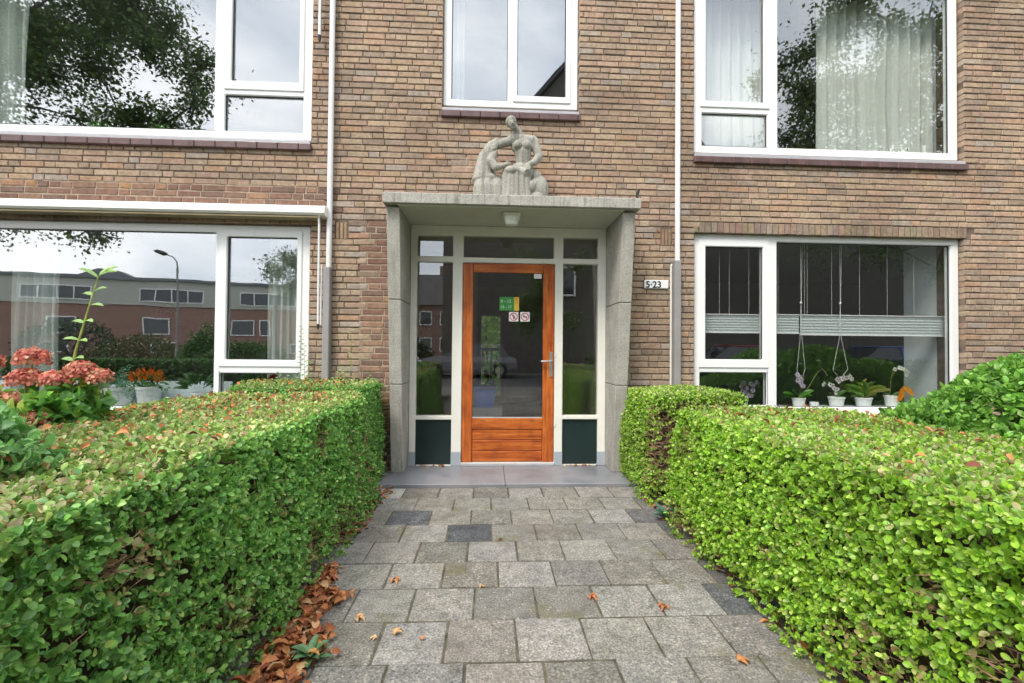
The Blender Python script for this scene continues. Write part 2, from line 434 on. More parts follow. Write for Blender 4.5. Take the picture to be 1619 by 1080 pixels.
# path: 30 cm pavers laid in half bond, each a bevelled slab of its own height
TW, TD = 0.30, 0.286
m = MB(); r_ = random.Random(3)
special = {(0, 0): (.42, .41, .38), (1, 0): (.085, .09, .10), (2, 1): (.095, .10, .11), (3, 3): (.075, .08, .088), (2, 7): (.12, .12, .125), (1, 8): (.13, .13, .13)}
for row in range(0, 27):
    y1 = 4.128 - row * TD; y0 = y1 - TD
    off = 0 if row % 2 == 0 else -TW / 2
    if row >= 5: off += r_.choice([.04, .03, .06, .10])
    ej = [0] + [r_.uniform(-.012, .012) if row >= 4 else 0 for _ in range(10)]
    yj = r_.uniform(-.004, .004)
    for k in range(0, 9):
        x0 = -1.02 + off + k * TW + ej[k]; x1 = -1.02 + off + (k + 1) * TW + ej[k + 1]
        x0 = max(x0, -1.02); x1 = min(x1, 1.38)
        if x1 - x0 < .05: continue
        base = r_.uniform(.155, .235); c = (base * r_.uniform(.98, 1.04), base * .975, base * r_.uniform(.86, .95))
        if (row, k) in special: c = special[(row, k)]
        elif (k == 0 or x1 > 1.3) and (x1 - x0) < .25 and r_.random() < .6: c = (.10, .105, .11)
        m.cc = c
        gp = .0025 + r_.random() * .0035
        dz = r_.uniform(-.004, .004)
        T = Matrix.Translation(((x0 + x1) / 2, (y0 + y1) / 2, 0)) @ Matrix.Rotation(r_.uniform(-.012, .012), 4, 'Z') @ Matrix.Rotation(r_.uniform(-.008, .008), 4, 'X') @ Matrix.Rotation(r_.uniform(-.006, .006), 4, 'Y')
        hx, hy = (x1 - x0) / 2 - gp, (y1 - y0) / 2 - gp
        m.box(-hx, hx, -hy, hy, -.05, dz, ch=.004, T=T)
for row in range(0, 9):      # narrow dark edging slabs along the right side
    y1 = 3.84 - row * .5; m.cc = (.11, .112, .115); m.box(1.39, 1.47, y1 - .495, y1, -.05, r_.uniform(-.004, .004), ch=.005)
tag(m.build('path', M_paver), kind='structure')
m = MB(); m.box(-1.025, 1.40, -3.6, 4.13, -.06, -.0055); tag(m.build('path_bed', M_joint), kind='structure')

# ================================================================== APARTMENT BUILDING
YW = 4.62; YF = 4.68
def sc(x, z):            # openings were measured on the brick face; frames sit 6 cm behind it
    return x * 1.013, 1.25 + (z - 1.25) * 1.013
bld = empty('apartment_building', (0, 4.7, 0), 'brown brick apartment building with white windows and a concrete entrance porch', 'building')
TOP = 6.4
X0B, X1B = -9.5, 9.5
opens = [(-6.3, -1.80, 3.30, 5.3), (-.50, .905, 3.70, 5.3), (2.12, 5.095, 3.31, 5.3),
         (-6.3, -1.795, .58, 2.465), (2.128, 5.09, .58, 2.479), (-.94, 1.352, 0, 2.56)]
def clip(x0, x1, z0, z1):
    """x-interval pieces left of a brick after the openings"""
    segs = [(x0, x1)]
    for (a, b, c, d) in opens:
        if z1 <= c + .004 or z0 >= d - .004: continue
        ns = []
        for (p, q) in segs:
            if q <= a or p >= b: ns.append((p, q)); continue
            if p < a: ns.append((p, a))
            if q > b: ns.append((b, q))
        segs = ns
    return [(p, q) for p, q in segs if q - p > .012]
pal = [((.34, .235, .155), 6), ((.38, .28, .19), 5), ((.345, .215, .155), 5), ((.27, .205, .16), 5), ((.21, .155, .12), 1.8), ((.39, .215, .12), .8), ((.32, .285, .255), 1.5), ((.38, .25, .19), 3)]
dark = [((.21, .125, .095), 4), ((.18, .12, .095), 3), ((.26, .165, .115), 2), ((.30, .18, .10), .5)]
r_ = random.Random(11)
def pick(P): return r_.choices([p for p, _ in P], [w for _, w in P])[0]
vs = []; fs = []; cs = []
def brick(x0, x1, z0, z1, col, yf=None, deep=.075):
    yj = YW + r_.uniform(-.0018, .0022) if yf is None else yf
    c = .0045
    j = lambda: r_.uniform(-.0032, .0032)
    q1, q2, q3, q4 = (r_.uniform(-.0022, .0022) for _ in range(4)); z0 += q1; z1 += q2; x0 += q3 * .6; x1 += q4 * .6
    b = len(vs)
    for (a, y) in ((0, YW + deep), (0, yj + c), (c, yj)):
        for sx, sz in ((0, 0), (1, 0), (1, 1), (0, 1)):
            x = (x0 + a) if sx == 0 else (x1 - a); z = (z0 + a) if sz == 0 else (z1 - a)
            if a: x += j() * .8; z += j()
            vs.append((x, y, z))
    for (o1, o2) in ((0, 4), (4, 8)):
        for k in range(4):
            fs.append((b + o1 + k, b + o1 + (k + 1) % 4, b + o2 + (k + 1) % 4, b + o2 + k)); cs.append(col)
    fs.append((b + 8, b + 9, b + 10, b + 11)); cs.append(col)
CH = 0.0635
def P_dark(x, z): return (-1.32 < x < -.9 and z < 2.5) or (x < -1.65 and 2.6 < z < 2.83) or (-1.2 < x < 1.6 and abs(z - 2.73) < .033)
waves = Waves(5, f=.8)
vents = [(-1.545, -1.425, 2.335, 2.335 + 2.75 * CH), (1.775, 1.88, 2.335, 2.335 + 2.75 * CH)]
k = 0; z = -.07
while z < TOP:
    z1 = z + CH - .0115
    zc = z + .025
    x = X0B - r_.uniform(0, .2)
    jit = r_.uniform(-.0012, .0012)
    header_row = abs(zc - 2.73) < .033 or abs(zc - 3.18) < .0
    while x < X1B:
        ln = .099 if (header_row and -1.2 < x < 1.6) else (.210 if r_.random() < .66 else .099)
        ln += r_.uniform(-.006, .006)
        xa, xb = x, x + ln
        x = xb + (.0105 if P_dark(xb, zc) else .0065) + r_.uniform(-.002, .003)
        hgt = .052
        if 2.10 < (xa + xb) / 2 < 5.12 and 2.479 < z1 and z < 2.58: continue       # soldier course over the lower right window
        sk = False
        for v in vents:
            if xb > v[0] - .008 and xa < v[1] + .008 and z1 > v[2] and z < v[3]:
                sk = True
                if xa < v[0] - .03: brick(xa, v[0] - .01, z + jit, z1 + jit, pick(pal))
                if xb > v[1] + .03: brick(v[1] + .01, xb, z + jit, z1 + jit, pick(pal))
        if sk: continue
        w = float(waves(np.array([[xa, 0, zc * 2.2]]))[0])
        P = pal
        if -1.32 < xa < -.9 and zc < 2.5: P = dark
        if xa < -1.65 and 2.60 < zc < 2.83: P = dark
        if -1.2 < xa < 1.6 and header_row: P = dark
        col = pick(P)
        if zc > 2.7 and r_.random() < .3: col = tuple(c_ * f_ for c_, f_ in zip(col, (1.14, 1.10, 1.0)))
        f = 1.08 + .13 * w + r_.uniform(-.08, .08)
        if P is pal: g_ = sum(col) / 3; col = tuple((c_ * .82 + g_ * .18) * .62 + a_ * .38 for c_, a_ in zip(col, (.372, .278, .192)))
        col = tuple(max(.03, c_ * f) for c_ in col)
        e = .002
        for (p, q) in clip(xa, xb, z, z1):
            zz0, zz1 = z + jit, z1 + jit
            for (a, b_, c_, d) in opens:      # trim height against heads and sills
                if q > a + .01 and p < b_ - .01:
                    if zz0 < d < zz1: zz0 = d
                    if zz0 < c_ < zz1: zz1 = c_
            if zz1 - zz0 < .012: continue
            brick(p, q, zz0, zz1, col)
    z += CH; k += 1
x = 2.112
while x < 5.10:              # soldiers above the lower right window
    brick(x, min(x + .058, 5.115), 2.479, 2.588, tuple(c_ * r_.uniform(.9, 1.1) * .92 for c_ in pick([((.315, .24, .18), 3), ((.285, .215, .16), 2), ((.33, .26, .20), 2)])))
    x += .066
for v in vents:
    wv = (v[1] - v[0]) / 3
    for i in range(3):
        brick(v[0] + i * wv + .006, v[0] + (i + 1) * wv - .006, v[2], v[3] - .01, pick(pal[:3]))
me = bpy.data.meshes.new('wall'); me.from_pydata(vs, [], fs); me.materials.append(M_brick)
at = me.color_attributes.new('tint', 'FLOAT_COLOR', 'CORNER')
arr = np.ones((len(me.loops), 4), dtype=np.float32); arr[:, :3] = np.repeat(np.array(cs, dtype=np.float32), 4, axis=0); at.data.foreach_set('color', arr.ravel())
wall = bpy.data.objects.new('wall', me); COL.objects.link(wall); wall.parent = bld; wall.matrix_parent_inverse = Matrix.Translation((0, -4.7, 0))

# masonry core behind the brick faces, split round the openings
def core(name, yf, yb, mat, ops, xr, zr):
    m = MB()
    xs = sorted(set([xr[0], xr[1]] + [v for o in ops for v in o[:2]])); zs = sorted(set([zr[0], zr[1]] + [v for o in ops for v in o[2:]]))
    xs = [x for x in xs if xr[0] <= x <= xr[1]]; zs = [z for z in zs if zr[0] <= z <= zr[1]]
    ins = lambda x, z: any(o[0] < x < o[1] and o[2] < z < o[3] for o in ops)
    sol = [[not ins((xs[i] + xs[i + 1]) / 2, (zs[j] + zs[j + 1]) / 2) for j in range(len(zs) - 1)] for i in range(len(xs) - 1)]
    G = lambda i, j: 0 <= i < len(xs) - 1 and 0 <= j < len(zs) - 1 and sol[i][j]
    for i in range(len(xs) - 1):
        for j in range(len(zs) - 1):
            if not sol[i][j]: continue
            a, b, c, d = xs[i], xs[i + 1], zs[j], zs[j + 1]
            m.poly([(a, yf, c), (b, yf, c), (b, yf, d), (a, yf, d)]); m.poly([(a, yb, c), (b, yb, c), (b, yb, d), (a, yb, d)])
            if not G(i - 1, j): m.poly([(a, yf, c), (a, yb, c), (a, yb, d), (a, yf, d)])
            if not G(i + 1, j): m.poly([(b, yf, c), (b, yb, c), (b, yb, d), (b, yf, d)])
            if not G(i, j - 1): m.poly([(a, yf, c), (b, yf, c), (b, yb, c), (a, yb, c)])
            if not G(i, j + 1): m.poly([(a, yf, d), (b, yf, d), (b, yb, d), (a, yb, d)])
    return m.build(name, mat, bld)
eps = .002
core('wall_core', YW + .0085, 4.93, M_mortar, [(a - eps, b + eps, c - eps, d + eps) for a, b, c, d in opens], (X0B, X1B), (-.1, TOP))
m = MB()      # repointed joints, lighter than the rest
for (a, b, c, d) in ((-1.30, -.945, .0, 2.50), (-1.1, 1.5, 2.66, 2.79), (-8, -1.66, 2.62, 2.86), (1.356, 1.45, .9, 2.5), (-.4, .1, 3.0, 3.2)):
    m.poly([(a, YW + .0055, c), (b, YW + .0055, c), (b, YW + .0055, d), (a, YW + .0055, d)])
m.build('repointed_joints', M_mortar2, bld, fixn=False)
m = MB(); m.box(X0B - .1, X1B + .1, 4.5, 12.2, TOP, TOP + .3); m.build('roof', M_roof, bld)
for xa in (X0B, X1B - .25):
    m = MB(); m.box(xa, xa + .25, 4.932, 12, -.1, TOP); m.build('side_wall', M_mortar, bld)

# interior rooms
def room(x0, x1, z0, z1, y0, y1, wallm, floorm, back=None):
    m = MB()
    m.mi = 0
    if back is None: m.poly([(x0, y1, z0), (x1, y1, z0), (x1, y1, z1), (x0, y1, z1)])
    else:
        a, b, c, d = back
        for (p, q, r, s_) in ((x0, a, z0, z1), (b, x1, z0, z1), (a, b, z0, c), (a, b, d, z1)):
            if q > p and s_ > r: m.poly([(p, y1, r), (q, y1, r), (q, y1, s_), (p, y1, s_)])
    m.poly([(x0, y0, z0), (x0, y1, z0), (x0, y1, z1), (x0, y0, z1)]); m.poly([(x1, y0, z0), (x1, y1, z0), (x1, y1, z1), (x1, y0, z1)])
    m.poly([(x0, y0, z1), (x1, y0, z1), (x1, y1, z1), (x0, y1, z1)])
    m.mi = 1; m.poly([(x0, y0, z0), (x1, y0, z0), (x1, y1, z0), (x0, y1, z0)])
    return m.build('room', [wallm, floorm], bld, fixn=False)
room(-7.6, -1.35, .02, 2.66, 4.935, 9.2, M_int, M_intd)
room(-7.6, -1.35, 2.86, 5.6, 4.935, 9.2, M_int, M_intd)
room(1.6, 7.6, .02, 2.66, 4.935, 9.2, M_int, M_intd)
room(1.6, 7.6, 2.86, 5.6, 4.935, 9.2, M_int, M_intd)
room(-1.1, 1.45, 2.86, 5.6, 4.935, 9.2, M_int, M_intd)
room(-1.1, 1.45, .028, 2.66, 4.935, 10.4, M_hall, M_intd, back=(-.22, .30, .15, 2.05))
m = MB()      # rear hall window frame, white
for (a, b, c, d) in ((-.22, .30, 1.99, 2.05), (-.22, .30, .15, .22), (-.22, -.17, .22, 1.99), (.25, .30, .22, 1.99), (.03, .075, .22, 1.20), (-.17, .25, 1.20, 1.27)):
    m.box(a, b, 10.36, 10.42, c, d, ch=.004)
rw = m.build('rear_window', M_white, bld)
m = MB(); m.box(-1.08, -.2, 7.4, 7.5, .03, 2.6); m.build('partition', M_hall, bld)
gw = MB(); gw.box(-6, 6, 17, 17.3, -.1, 5.5); tag(gw.build('sky_block_wall', M_mortar), 'plain wall added far behind the rear hall window to block the sky', 'wall')  # added wall: blocks bright sky showing through gaps in the back bush

# ---------------- windows
def frame_from(outer, holes, y0, y1, ch=.006):
    """white frame plate with rectangular holes: built from bars that butt"""
    m = MB(); x0, x1, z0, z1 = outer
    xs = sorted(set([x0, x1] + [v for h in holes for v in h[:2]])); zs = sorted(set([z0, z1] + [v for h in holes for v in h[2:]]))
    ins = lambda x, z: any(h[0] < x < h[1] and h[2] < z < h[3] for h in holes)
    sol = [[not ins((xs[i] + xs[i + 1]) / 2, (zs[j] + zs[j + 1]) / 2) for j in range(len(zs) - 1)] for i in range(len(xs) - 1)]
    G = lambda i, j: 0 <= i < len(xs) - 1 and 0 <= j < len(zs) - 1 and sol[i][j]
    V = {}; 
    bm = bmesh.new()
    def vt(x, y, z):
        k_ = (round(x, 5), round(y, 5), round(z, 5))
        if k_ not in V: V[k_] = bm.verts.new((x, y, z))
        return V[k_]
    def fc(*p):
        try: bm.faces.new([vt(*q) for q in p])
        except ValueError: pass
    for i in range(len(xs) - 1):
        for j in range(len(zs) - 1):
            if not sol[i][j]: continue
            a, b, c, d = xs[i], xs[i + 1], zs[j], zs[j + 1]
            fc((a, y0, c), (b, y0, c), (b, y0, d), (a, y0, d)); fc((a, y1, c), (a, y1, d), (b, y1, d), (b, y1, c))
            if not G(i - 1, j): fc((a, y0, c), (a, y0, d), (a, y1, d), (a, y1, c))
            if not G(i + 1, j): fc((b, y0, c), (b, y1, c), (b, y1, d), (b, y0, d))
            if not G(i, j - 1): fc((a, y0, c), (a, y1, c), (b, y1, c), (b, y0, c))
            if not G(i, j + 1): fc((a, y0, d), (b, y0, d), (b, y1, d), (a, y1, d))
    bmesh.ops.recalc_face_normals(bm, faces=bm.faces[:])
    bmesh.ops.bevel(bm, geom=[e for e in bm.edges if e.calc_face_angle(0) > .5], offset=ch, segments=2, affect='EDGES')
    bm.verts.index_update()
    m.mesh([tuple(v.co) for v in bm.verts], [tuple(v.index for v in f.verts) for f in bm.faces]); bm.free()
    return m

def window(outer, panes, sashes, gmat=None):
    """outer frame; panes = glass openings; sashes = (outer, glass) of opening lights that stand proud"""
    cv = lambda r: (sc(r[0], 0)[0], sc(r[1], 0)[0], sc(0, r[2])[1], sc(0, r[3])[1])
    O = cv(outer); Ps = [cv(p) for p in panes]; Sh = [(cv(a), cv(b)) for a, b in sashes]
    holes = Ps + [(a[0] + .012, a[1] - .012, a[2] + .012, a[3] - .012) for a, b in Sh]
    fr = frame_from(O, holes, YF, YF + .075).build('window', M_white, bld)
    for p in Ps:
        s = MB()         # black gasket round the glass
        for (a, b, c, d) in ((p[0], p[1], p[2], p[2] + .007), (p[0], p[1], p[3] - .007, p[3]), (p[0], p[0] + .007, p[2] + .007, p[3] - .007), (p[1] - .007, p[1], p[2] + .007, p[3] - .007)):
            s.box(a + .0005, b - .0005, YF + .022, YF + .034, c + .0005, d - .0005)
        s.build('gasket', M_seal, fr)
        gm = MB(); gm.box(p[0] - .004, p[1] + .004, YF + .035, YF + .041, p[2] - .004, p[3] + .004); gm.build('pane', gmat or M_glass, fr)
    for a, p in Sh:
        frame_from(a, [p], YF - .012, YF + .06).build('sash', M_white, fr)
        s = MB()
        for (q, b, c, d) in ((p[0], p[1], p[2], p[2] + .007), (p[0], p[1], p[3] - .007, p[3]), (p[0], p[0] + .007, p[2] + .007, p[3] - .007), (p[1] - .007, p[1], p[2] + .007, p[3] - .007)):
            s.box(q + .0005, b - .0005, YF + .012, YF + .024, c + .0005, d - .0005)
        # black gasket round the sash glass
        s.build('gasket', M_seal, fr)
        gm = MB(); gm.box(p[0] - .004, p[1] + .004, YF + .026, YF + .032, p[2] - .004, p[3] + .004); gm.build('pane', gmat or M_glass, fr)
    return fr
def wsill(fr, x0, x1, ztop):
    """grey metal strip over projecting brown tiles"""
    a = MB(); a.box(x0 + .002, x1 - .002, YW - .012, YF + .02, ztop - .036, ztop - .003, ch=.004); a.build('sill', M_alu, fr)
    t = MB(); r2 = random.Random(int(x0 * 10)); x = x0 - .008
    while x < x1:
        xe = min(x + .20, x1 + .012); t.box(x + .001, xe - .001, YW - .036 + r2.uniform(-.001, .001), YF + .02, ztop - .108 + r2.uniform(-.001, .001), ztop - .038, ch=.008); x = xe
    t.build('sill_tile', M_tile, fr)
w_ul = window((-6.29, -1.782, 3.312, 5.22), [(-6.2, -4.93, 3.39, 5.13), (-4.87, -2.742, 3.39, 5.13), (-2.643, -1.878, 3.388, 3.753)], [((-2.65, -1.872, 3.80, 5.16), (-2.582, -1.92, 3.887, 5.08))])
wsill(w_ul, -6.3, -1.80, 3.312)
w_mt = window((-.488, .888, 3.715, 5.22), [(-.408, .165, 3.79, 5.13)], [((.215, .815, 3.775, 5.16), (.262, .765, 3.842, 5.09))])
wsill(w_mt, -.50, .905, 3.70)
w_ur = window((2.108, 5.018, 3.312, 5.22), [(3.018, 4.93, 3.394, 5.13), (2.20, 2.908, 3.395, 3.74)], [((2.178, 2.93, 3.795, 5.16), (2.236, 2.864, 3.862, 5.08))], M_glassr)
wsill(w_ur, 2.12, 5.10, 3.31)
w_ll = window((-6.29, -1.78, .575, 2.452), [(-6.2, -4.93, .655, 2.375), (-4.87, -2.70, .655, 2.375), (-2.643, -1.872, .672, .988)], [((-2.655, -1.862, 1.05, 2.40), (-2.587, -1.91, 1.12, 2.335))])
wsill(w_ll, -6.3, -1.80, .582)
w_lr = window((2.115, 5.018, .583, 2.466), [(3.008, 4.932, .668, 2.396), (2.183, 2.905, .684, 1.024)], [((2.172, 2.918, 1.072, 2.412), (2.238, 2.856, 1.16, 2.335))], M_glassr)
wsill(w_lr, 2.128, 5.09, .585)
for fr_, lb in ((w_ul, 'upper left window with a wide fixed pane'), (w_mt, 'narrow two-light window above the porch sculpture')): fr_['label'] = lb

# ---------------- entrance: canopy, fins, slab
m = MB(); m.box(-.965, 1.388, 4.10, YW + .06, 2.548, 2.645, ch=.006); cn = m.build('canopy', M_canopy, bld)
m = MB(); m.box(-.83, 1.24, 4.13, 4.80, 2.536, 2.5475); m.build('ceiling_panel', M_render, cn)
m = MB(); m.tube([(1.362, 4.14, 2.640), (1.362, 4.14, 2.70)], .012); m.tube([(1.362, 4.14, 2.70), (1.375, 4.13, 2.735)], [.016, .01]); m.tube([(1.345, 4.14, 2.68), (1.378, 4.14, 2.68)], .008); m.build('drain_spout', M_black, cn)
for s_, xo in ((-1, -.942), (1, 1.355)):
    xi = xo - s_ * .117
    m = MB(); zs = [.031, .90, .903, 1.70, 1.703, 2.535]
    for a in (0, 2, 4):
        z0, z1 = zs[a] + (.002 if a else 0), zs[a + 1] - .002
        f = lambda z_: 4.505 - (z_ - .03) / 2.51 * .335
        xs_ = sorted((xo, xi)); bm = bmesh.new()
        pts = [(f(z0), z0), (4.80, z0), (4.80, z1), (f(z1), z1)]
        bv = [bm.verts.new((x, y, z)) for x in xs_ for y, z in pts]
        for q in ((3, 2, 1, 0), (4, 5, 6, 7), (0, 1, 5, 4), (1, 2, 6, 5), (2, 3, 7, 6), (3, 0, 4, 7)): bm.faces.new([bv[i] for i in q])
        bmesh.ops.bevel(bm, geom=bm.edges[:], offset=.004, segments=1, affect='EDGES'); bm.verts.index_update()
        m.mesh([tuple(v.co) for v in bm.verts], [tuple(v.index for v in f_.verts) for f_ in bm.faces]); bm.free()
    m.build('porch_fin', M_conc, bld)
m = MB(); m.box(-1.05, .16, 4.135, 4.86, -.05, .029, ch=.005); m.box(.163, 1.45, 4.135, 4.86, -.05, .029, ch=.005); m.build('porch_slab', M_slab, bld)

# timber entrance frame
YE = 4.775
fr = empty('entrance_screen', (0, 0, 0), None, None) if False else None
holes = [(-.757, -.385, .035, .506), (-.757, -.385, .546, 2.153), (-.757, -.385, 2.212, 2.43),
         (-.282, .692, .06, 2.150), (-.275, .683, 2.205, 2.437),
         (.778, 1.155, .035, .512), (.778, 1.155, .552, 2.158), (.778, 1.155, 2.214, 2.437)]
ef = frame_from((-.822, 1.236, .0305, 2.534), holes, YE, YE + .09, .005).build('entrance_frame', M_cream, bld)
ef['label'] = 'cream painted timber frame round the entrance door'
for i, (a, b, c, d) in enumerate(holes):
    if i in (0, 5): 
        m = MB(); m.box(a, b, YE + .03, YE + .05, c, d, ch=.003); m.build('lower_panel', M_green, ef)
    elif i != 3:
        m = MB(); m.box(a - .004, b + .004, YE + .035, YE + .041, c - .004, d + .004); m.build('pane', M_glassd, ef)
for (a, b) in ((-.8245, -.7545), (-.3875, -.2845), (.6945, .7805), (1.1525, 1.2385)):      # grey painted feet of the posts
    m = MB(); m.box(a, b, YE - .0035, YE + .02, .0295, .175, ch=.003); m.build('post_foot', M_greypaint, ef)
m = MB(); m.box(-.283, .693, YE - .02, YE + .088, .0292, .057, ch=.004); m.build('threshold', M_alu, ef)

# door leaf
dx0, dx1 = -.278, .688; dy = YE + .012
m = MB(); V_, H_ = (0, 0, 0), (1, 0, 0)
m.cc = (.001, .5, .5); m.box(dx0, -.17, dy, dy + .045, .062, 2.147, ch=.005); m.box(.570, dx1, dy, dy + .045, .062, 2.147, ch=.005)
m.cc = (1, .5, .5); m.box(-.1695, .5695, dy + .001, dy + .044, 2.052, 2.147, ch=.004); m.box(-.1695, .5695, dy + .001, dy + .044, .408, .520, ch=.004)
dr = m.build('door', M_wood, bld)
m = MB(); m.cc = (1, .5, .5)
for (a, b) in ((.066, .176), (.179, .290), (.293, .404)): m.box(-.1695, .5695, dy + .010, dy + .03, a, b, ch=.006)
m.build('bottom_board', M_wood, dr)
m = MB(); m.box(-.175, .575, dy + .02, dy + .026, .516, 2.056); m.build('pane', M_glassd, dr)
m = MB(); m.box(-.169, .569, dy + .006, dy + .018, .5205, .532, ch=.003); m.build('glazing_bar', M_alu, dr)
m = MB(); m.box(.640, .672, dy - .009, dy, .958, 1.222, ch=.004)
m.tube([(.656, dy - .008, 1.125), (.656, dy - .05, 1.125)], .010, 12); m.tube([(.66, dy - .05, 1.125), (.60, dy - .052, 1.124), (.545, dy - .045, 1.122)], [.010, .010, .009], 12)
m.tube([(.656, dy - .012, 1.02), (.656, dy, 1.02)], .011, 14); m.build('handle', M_steel, dr)
for z_ in (.46, 1.19, 2.09):
    m = MB(); m.tube([(.696, YE - .008, z_ - .018), (.696, YE - .008, z_ + .018)], .0075, 10); m.build('hinge', M_white, dr)
for x_ in (-.085, .435):
    m = MB(); m.box(x_, x_ + .055, dy - .0005, dy + .004, .490, .496); m.build('weep_slot', M_seal, dr)

# lettering
def text_mesh(s, size, x, z, y, mat, name, parent, depth=.0008, align='LEFT', bold=0.0):
    cu = bpy.data.curves.new('t', 'FONT'); cu.body = s; cu.size = size; cu.extrude = depth; cu.align_x = align; cu.offset = bold
    o = bpy.data.objects.new('t', cu); COL.objects.link(o); bpy.context.view_layer.update()
    dg = bpy.context.evaluated_depsgraph_get(); me = bpy.data.meshes.new_from_object(o.evaluated_get(dg)); COL.objects.unlink(o); bpy.data.objects.remove(o)
    me.name = name; me.transform(Matrix.Translation((x, y, z)) @ Matrix.Rotation(PI / 2, 4, 'X')); me.materials.clear(); me.materials.append(mat)
    n = bpy.data.objects.new(name, me); COL.objects.link(n); n.parent = parent; n.matrix_parent_inverse = Matrix.Translation(-wloc(parent)); return n
M_sgreen = simple('sticker green', (.045, .25, .05), .5, .03); M_syel = simple('sticker yellow', (.75, .50, .05), .5, .03)
M_swhite = simple('sticker white', (.75, .75, .75), .5, .03); M_sred = simple('sticker red', (.50, .05, .09), .5, .03); M_ink = simple('black ink', (.02, .02, .022), .6, .02)
M_slight = simple('sticker pale print', (.40, .62, .38), .5, .03)
ys = dy + .0185
m = MB(); m.box(.106, .262, ys - .001, ys, 1.653, 1.797); st = m.build('sticker', M_sgreen, dr); st['label'] = 'green opening hours sticker'
m = MB(); m.box(.262, .314, ys - .001, ys, 1.653, 1.797); m.build('yellow_strip', M_syel, st)
# the hours on the green sticker
text_mesh('8 - 12', .046, .120, 1.738, ys - .0015, M_slight, 'lettering', st, .0003, bold=.0012)
text_mesh('15 - 17', .042, .116, 1.678, ys - .0015, M_slight, 'lettering', st, .0003, bold=.0012)
m = MB()
for z_ in (1.775, 1.757, 1.735): m.box(.272, .304, ys - .0016, ys - .0011, z_, z_ + .005)
m.build('print', M_sred, st)
def nosign(x0, kind, lab):
    m = MB(); m.box(x0, x0 + .100, ys - .001, ys, 1.540, 1.640); s = m.build('sticker', M_swhite, dr); s['label'] = lab
    c = (x0 + .05, 1.59); m = MB(); n = 28
    ring = [[(c[0] + r * math.cos(2 * PI * k / n), ys - .0016, c[1] + r * math.sin(2 * PI * k / n)) for k in range(n)] for r in (.034, .043)]
    for k in range(n): m.poly([ring[0][k], ring[0][(k + 1) % n], ring[1][(k + 1) % n], ring[1][k]])
    m.box(c[0] - .036, c[0] + .036, ys - .0019, ys - .0017, c[1] - .004, c[1] + .004, T=Matrix.Translation((c[0], 0, c[1])) @ Matrix.Rotation(PI / 4, 4, 'Y') @ Matrix.Translation((-c[0], 0, -c[1])))
    m.build('prohibition_ring', M_sred, s, fixn=False)
    m = MB()
    if kind == 0:
        m.box(c[0] - .006, c[0] + .010, ys - .0014, ys - .0012, c[1] - .022, c[1] + .012); m.box(c[0] - .012, c[0] - .002, ys - .0014, ys - .0012, c[1] + .012, c[1] + .024)
    else:
        m.box(c[0] - .024, c[0] + .024, ys - .0014, ys - .0012, c[1] - .006, c[1] + .004)
    m.build('pictogram', M_ink, s)
nosign(.208, 0, 'left square prohibition sticker with a red ring'); nosign(.328, 1, 'right square prohibition sticker with a red ring')
m = MB(); m.box(.470, .552, ys - .001, ys, 1.998, 2.048); s = m.build('sticker', M_swhite, dr); s['label'] = 'blank white sticker in the top right corner of the glass'

# house number plate
pl = empty('house_number_plate', (1.718, 4.612, 1.925), 'small white number plate reading 5-23 on the bricks right of the porch', 'number plate')
m = MB(); m.box(1.592, 1.845, 4.598, 4.6175, 1.884, 1.971, ch=.006); m.build('plate', M_pot, pl)
text_mesh('5\u00b723', .094, 1.603, 1.893, 4.5965, M_ink, 'numerals', pl, .0006, bold=.0022)
m = MB(); m.tube([(1.785, 4.5975, 1.955), (1.785, 4.5965, 1.955)], .003, 8); m.build('screw', M_steel, pl)

# bulkhead lamp under the canopy
lp = empty('ceiling_lamp', (.205, 4.28, 2.535), 'small pale glass lamp under the middle of the concrete canopy', 'lamp')
m = MB(); m.box(.125, .285, 4.235, 4.36, 2.512, 2.5355, ch=.008); m.build('base', M_cream, lp)
m = MB(); pr = [(.072, 0), (.078, -.02), (.066, -.05), (.062, -.052), (.055, -.085), (.035, -.094)]
vs_ = []; 
for (r, zz) in pr:
    for k_ in range(20):
        a = 2 * PI * k_ / 20; cx, cy = math.cos(a), math.sin(a); p = 3.2
        q = (abs(cx) ** p + abs(cy) ** p) ** (-1 / p); vs_.append((.205 + r * q * cx, 4.297 + r * .8 * q * cy, 2.512 + zz))
m.mesh(vs_, [(i * 20 + k_, i * 20 + (k_ + 1) % 20, (i + 1) * 20 + (k_ + 1) % 20, (i + 1) * 20 + k_) for i in range(5) for k_ in range(20)] + [tuple(5 * 20 + k_ for k_ in range(20))])
m.build('glass_cover', simple('frosted lamp glass', (.72, .74, .66), .3, .08, 30), lp, smooth=False)

# ---------------- downpipes, fixed to the building
def dpipe(x0, x1, zj, topz):
    m = MB(); xc = (x0 + x1) / 2; r = (x1 - x0) / 2
    m.tube([(xc + .006, YW - .045, zj), (xc + .006, YW - .045, topz)], r * .86, 16); p = m.build('downpipe', M_pipew, bld, smooth=False)
    m = MB(); m.box(x0 - .006, x1 + .002, YW - .085, YW - .008, -.02, zj + .03, ch=.008); m.build('pipe_guard', M_pipeg, p)
    for z_ in (5.8,):
        m = MB(); m.box(x0 - .008, x1 + .012, YW - .05, YW + .006, z_, z_ + .02); m.build('bracket', M_pipew, p)
dpipe(-1.625, -1.565, 2.01, TOP); dpipe(1.890, 1.950, 2.14, TOP)
m = MB(); m.tube([(1.872, YW - .014, .0), (1.872, YW - .014, 2.12), (1.88, YW - .014, 2.14)], .010, 8); m.build('cable_conduit', M_cream, bld)

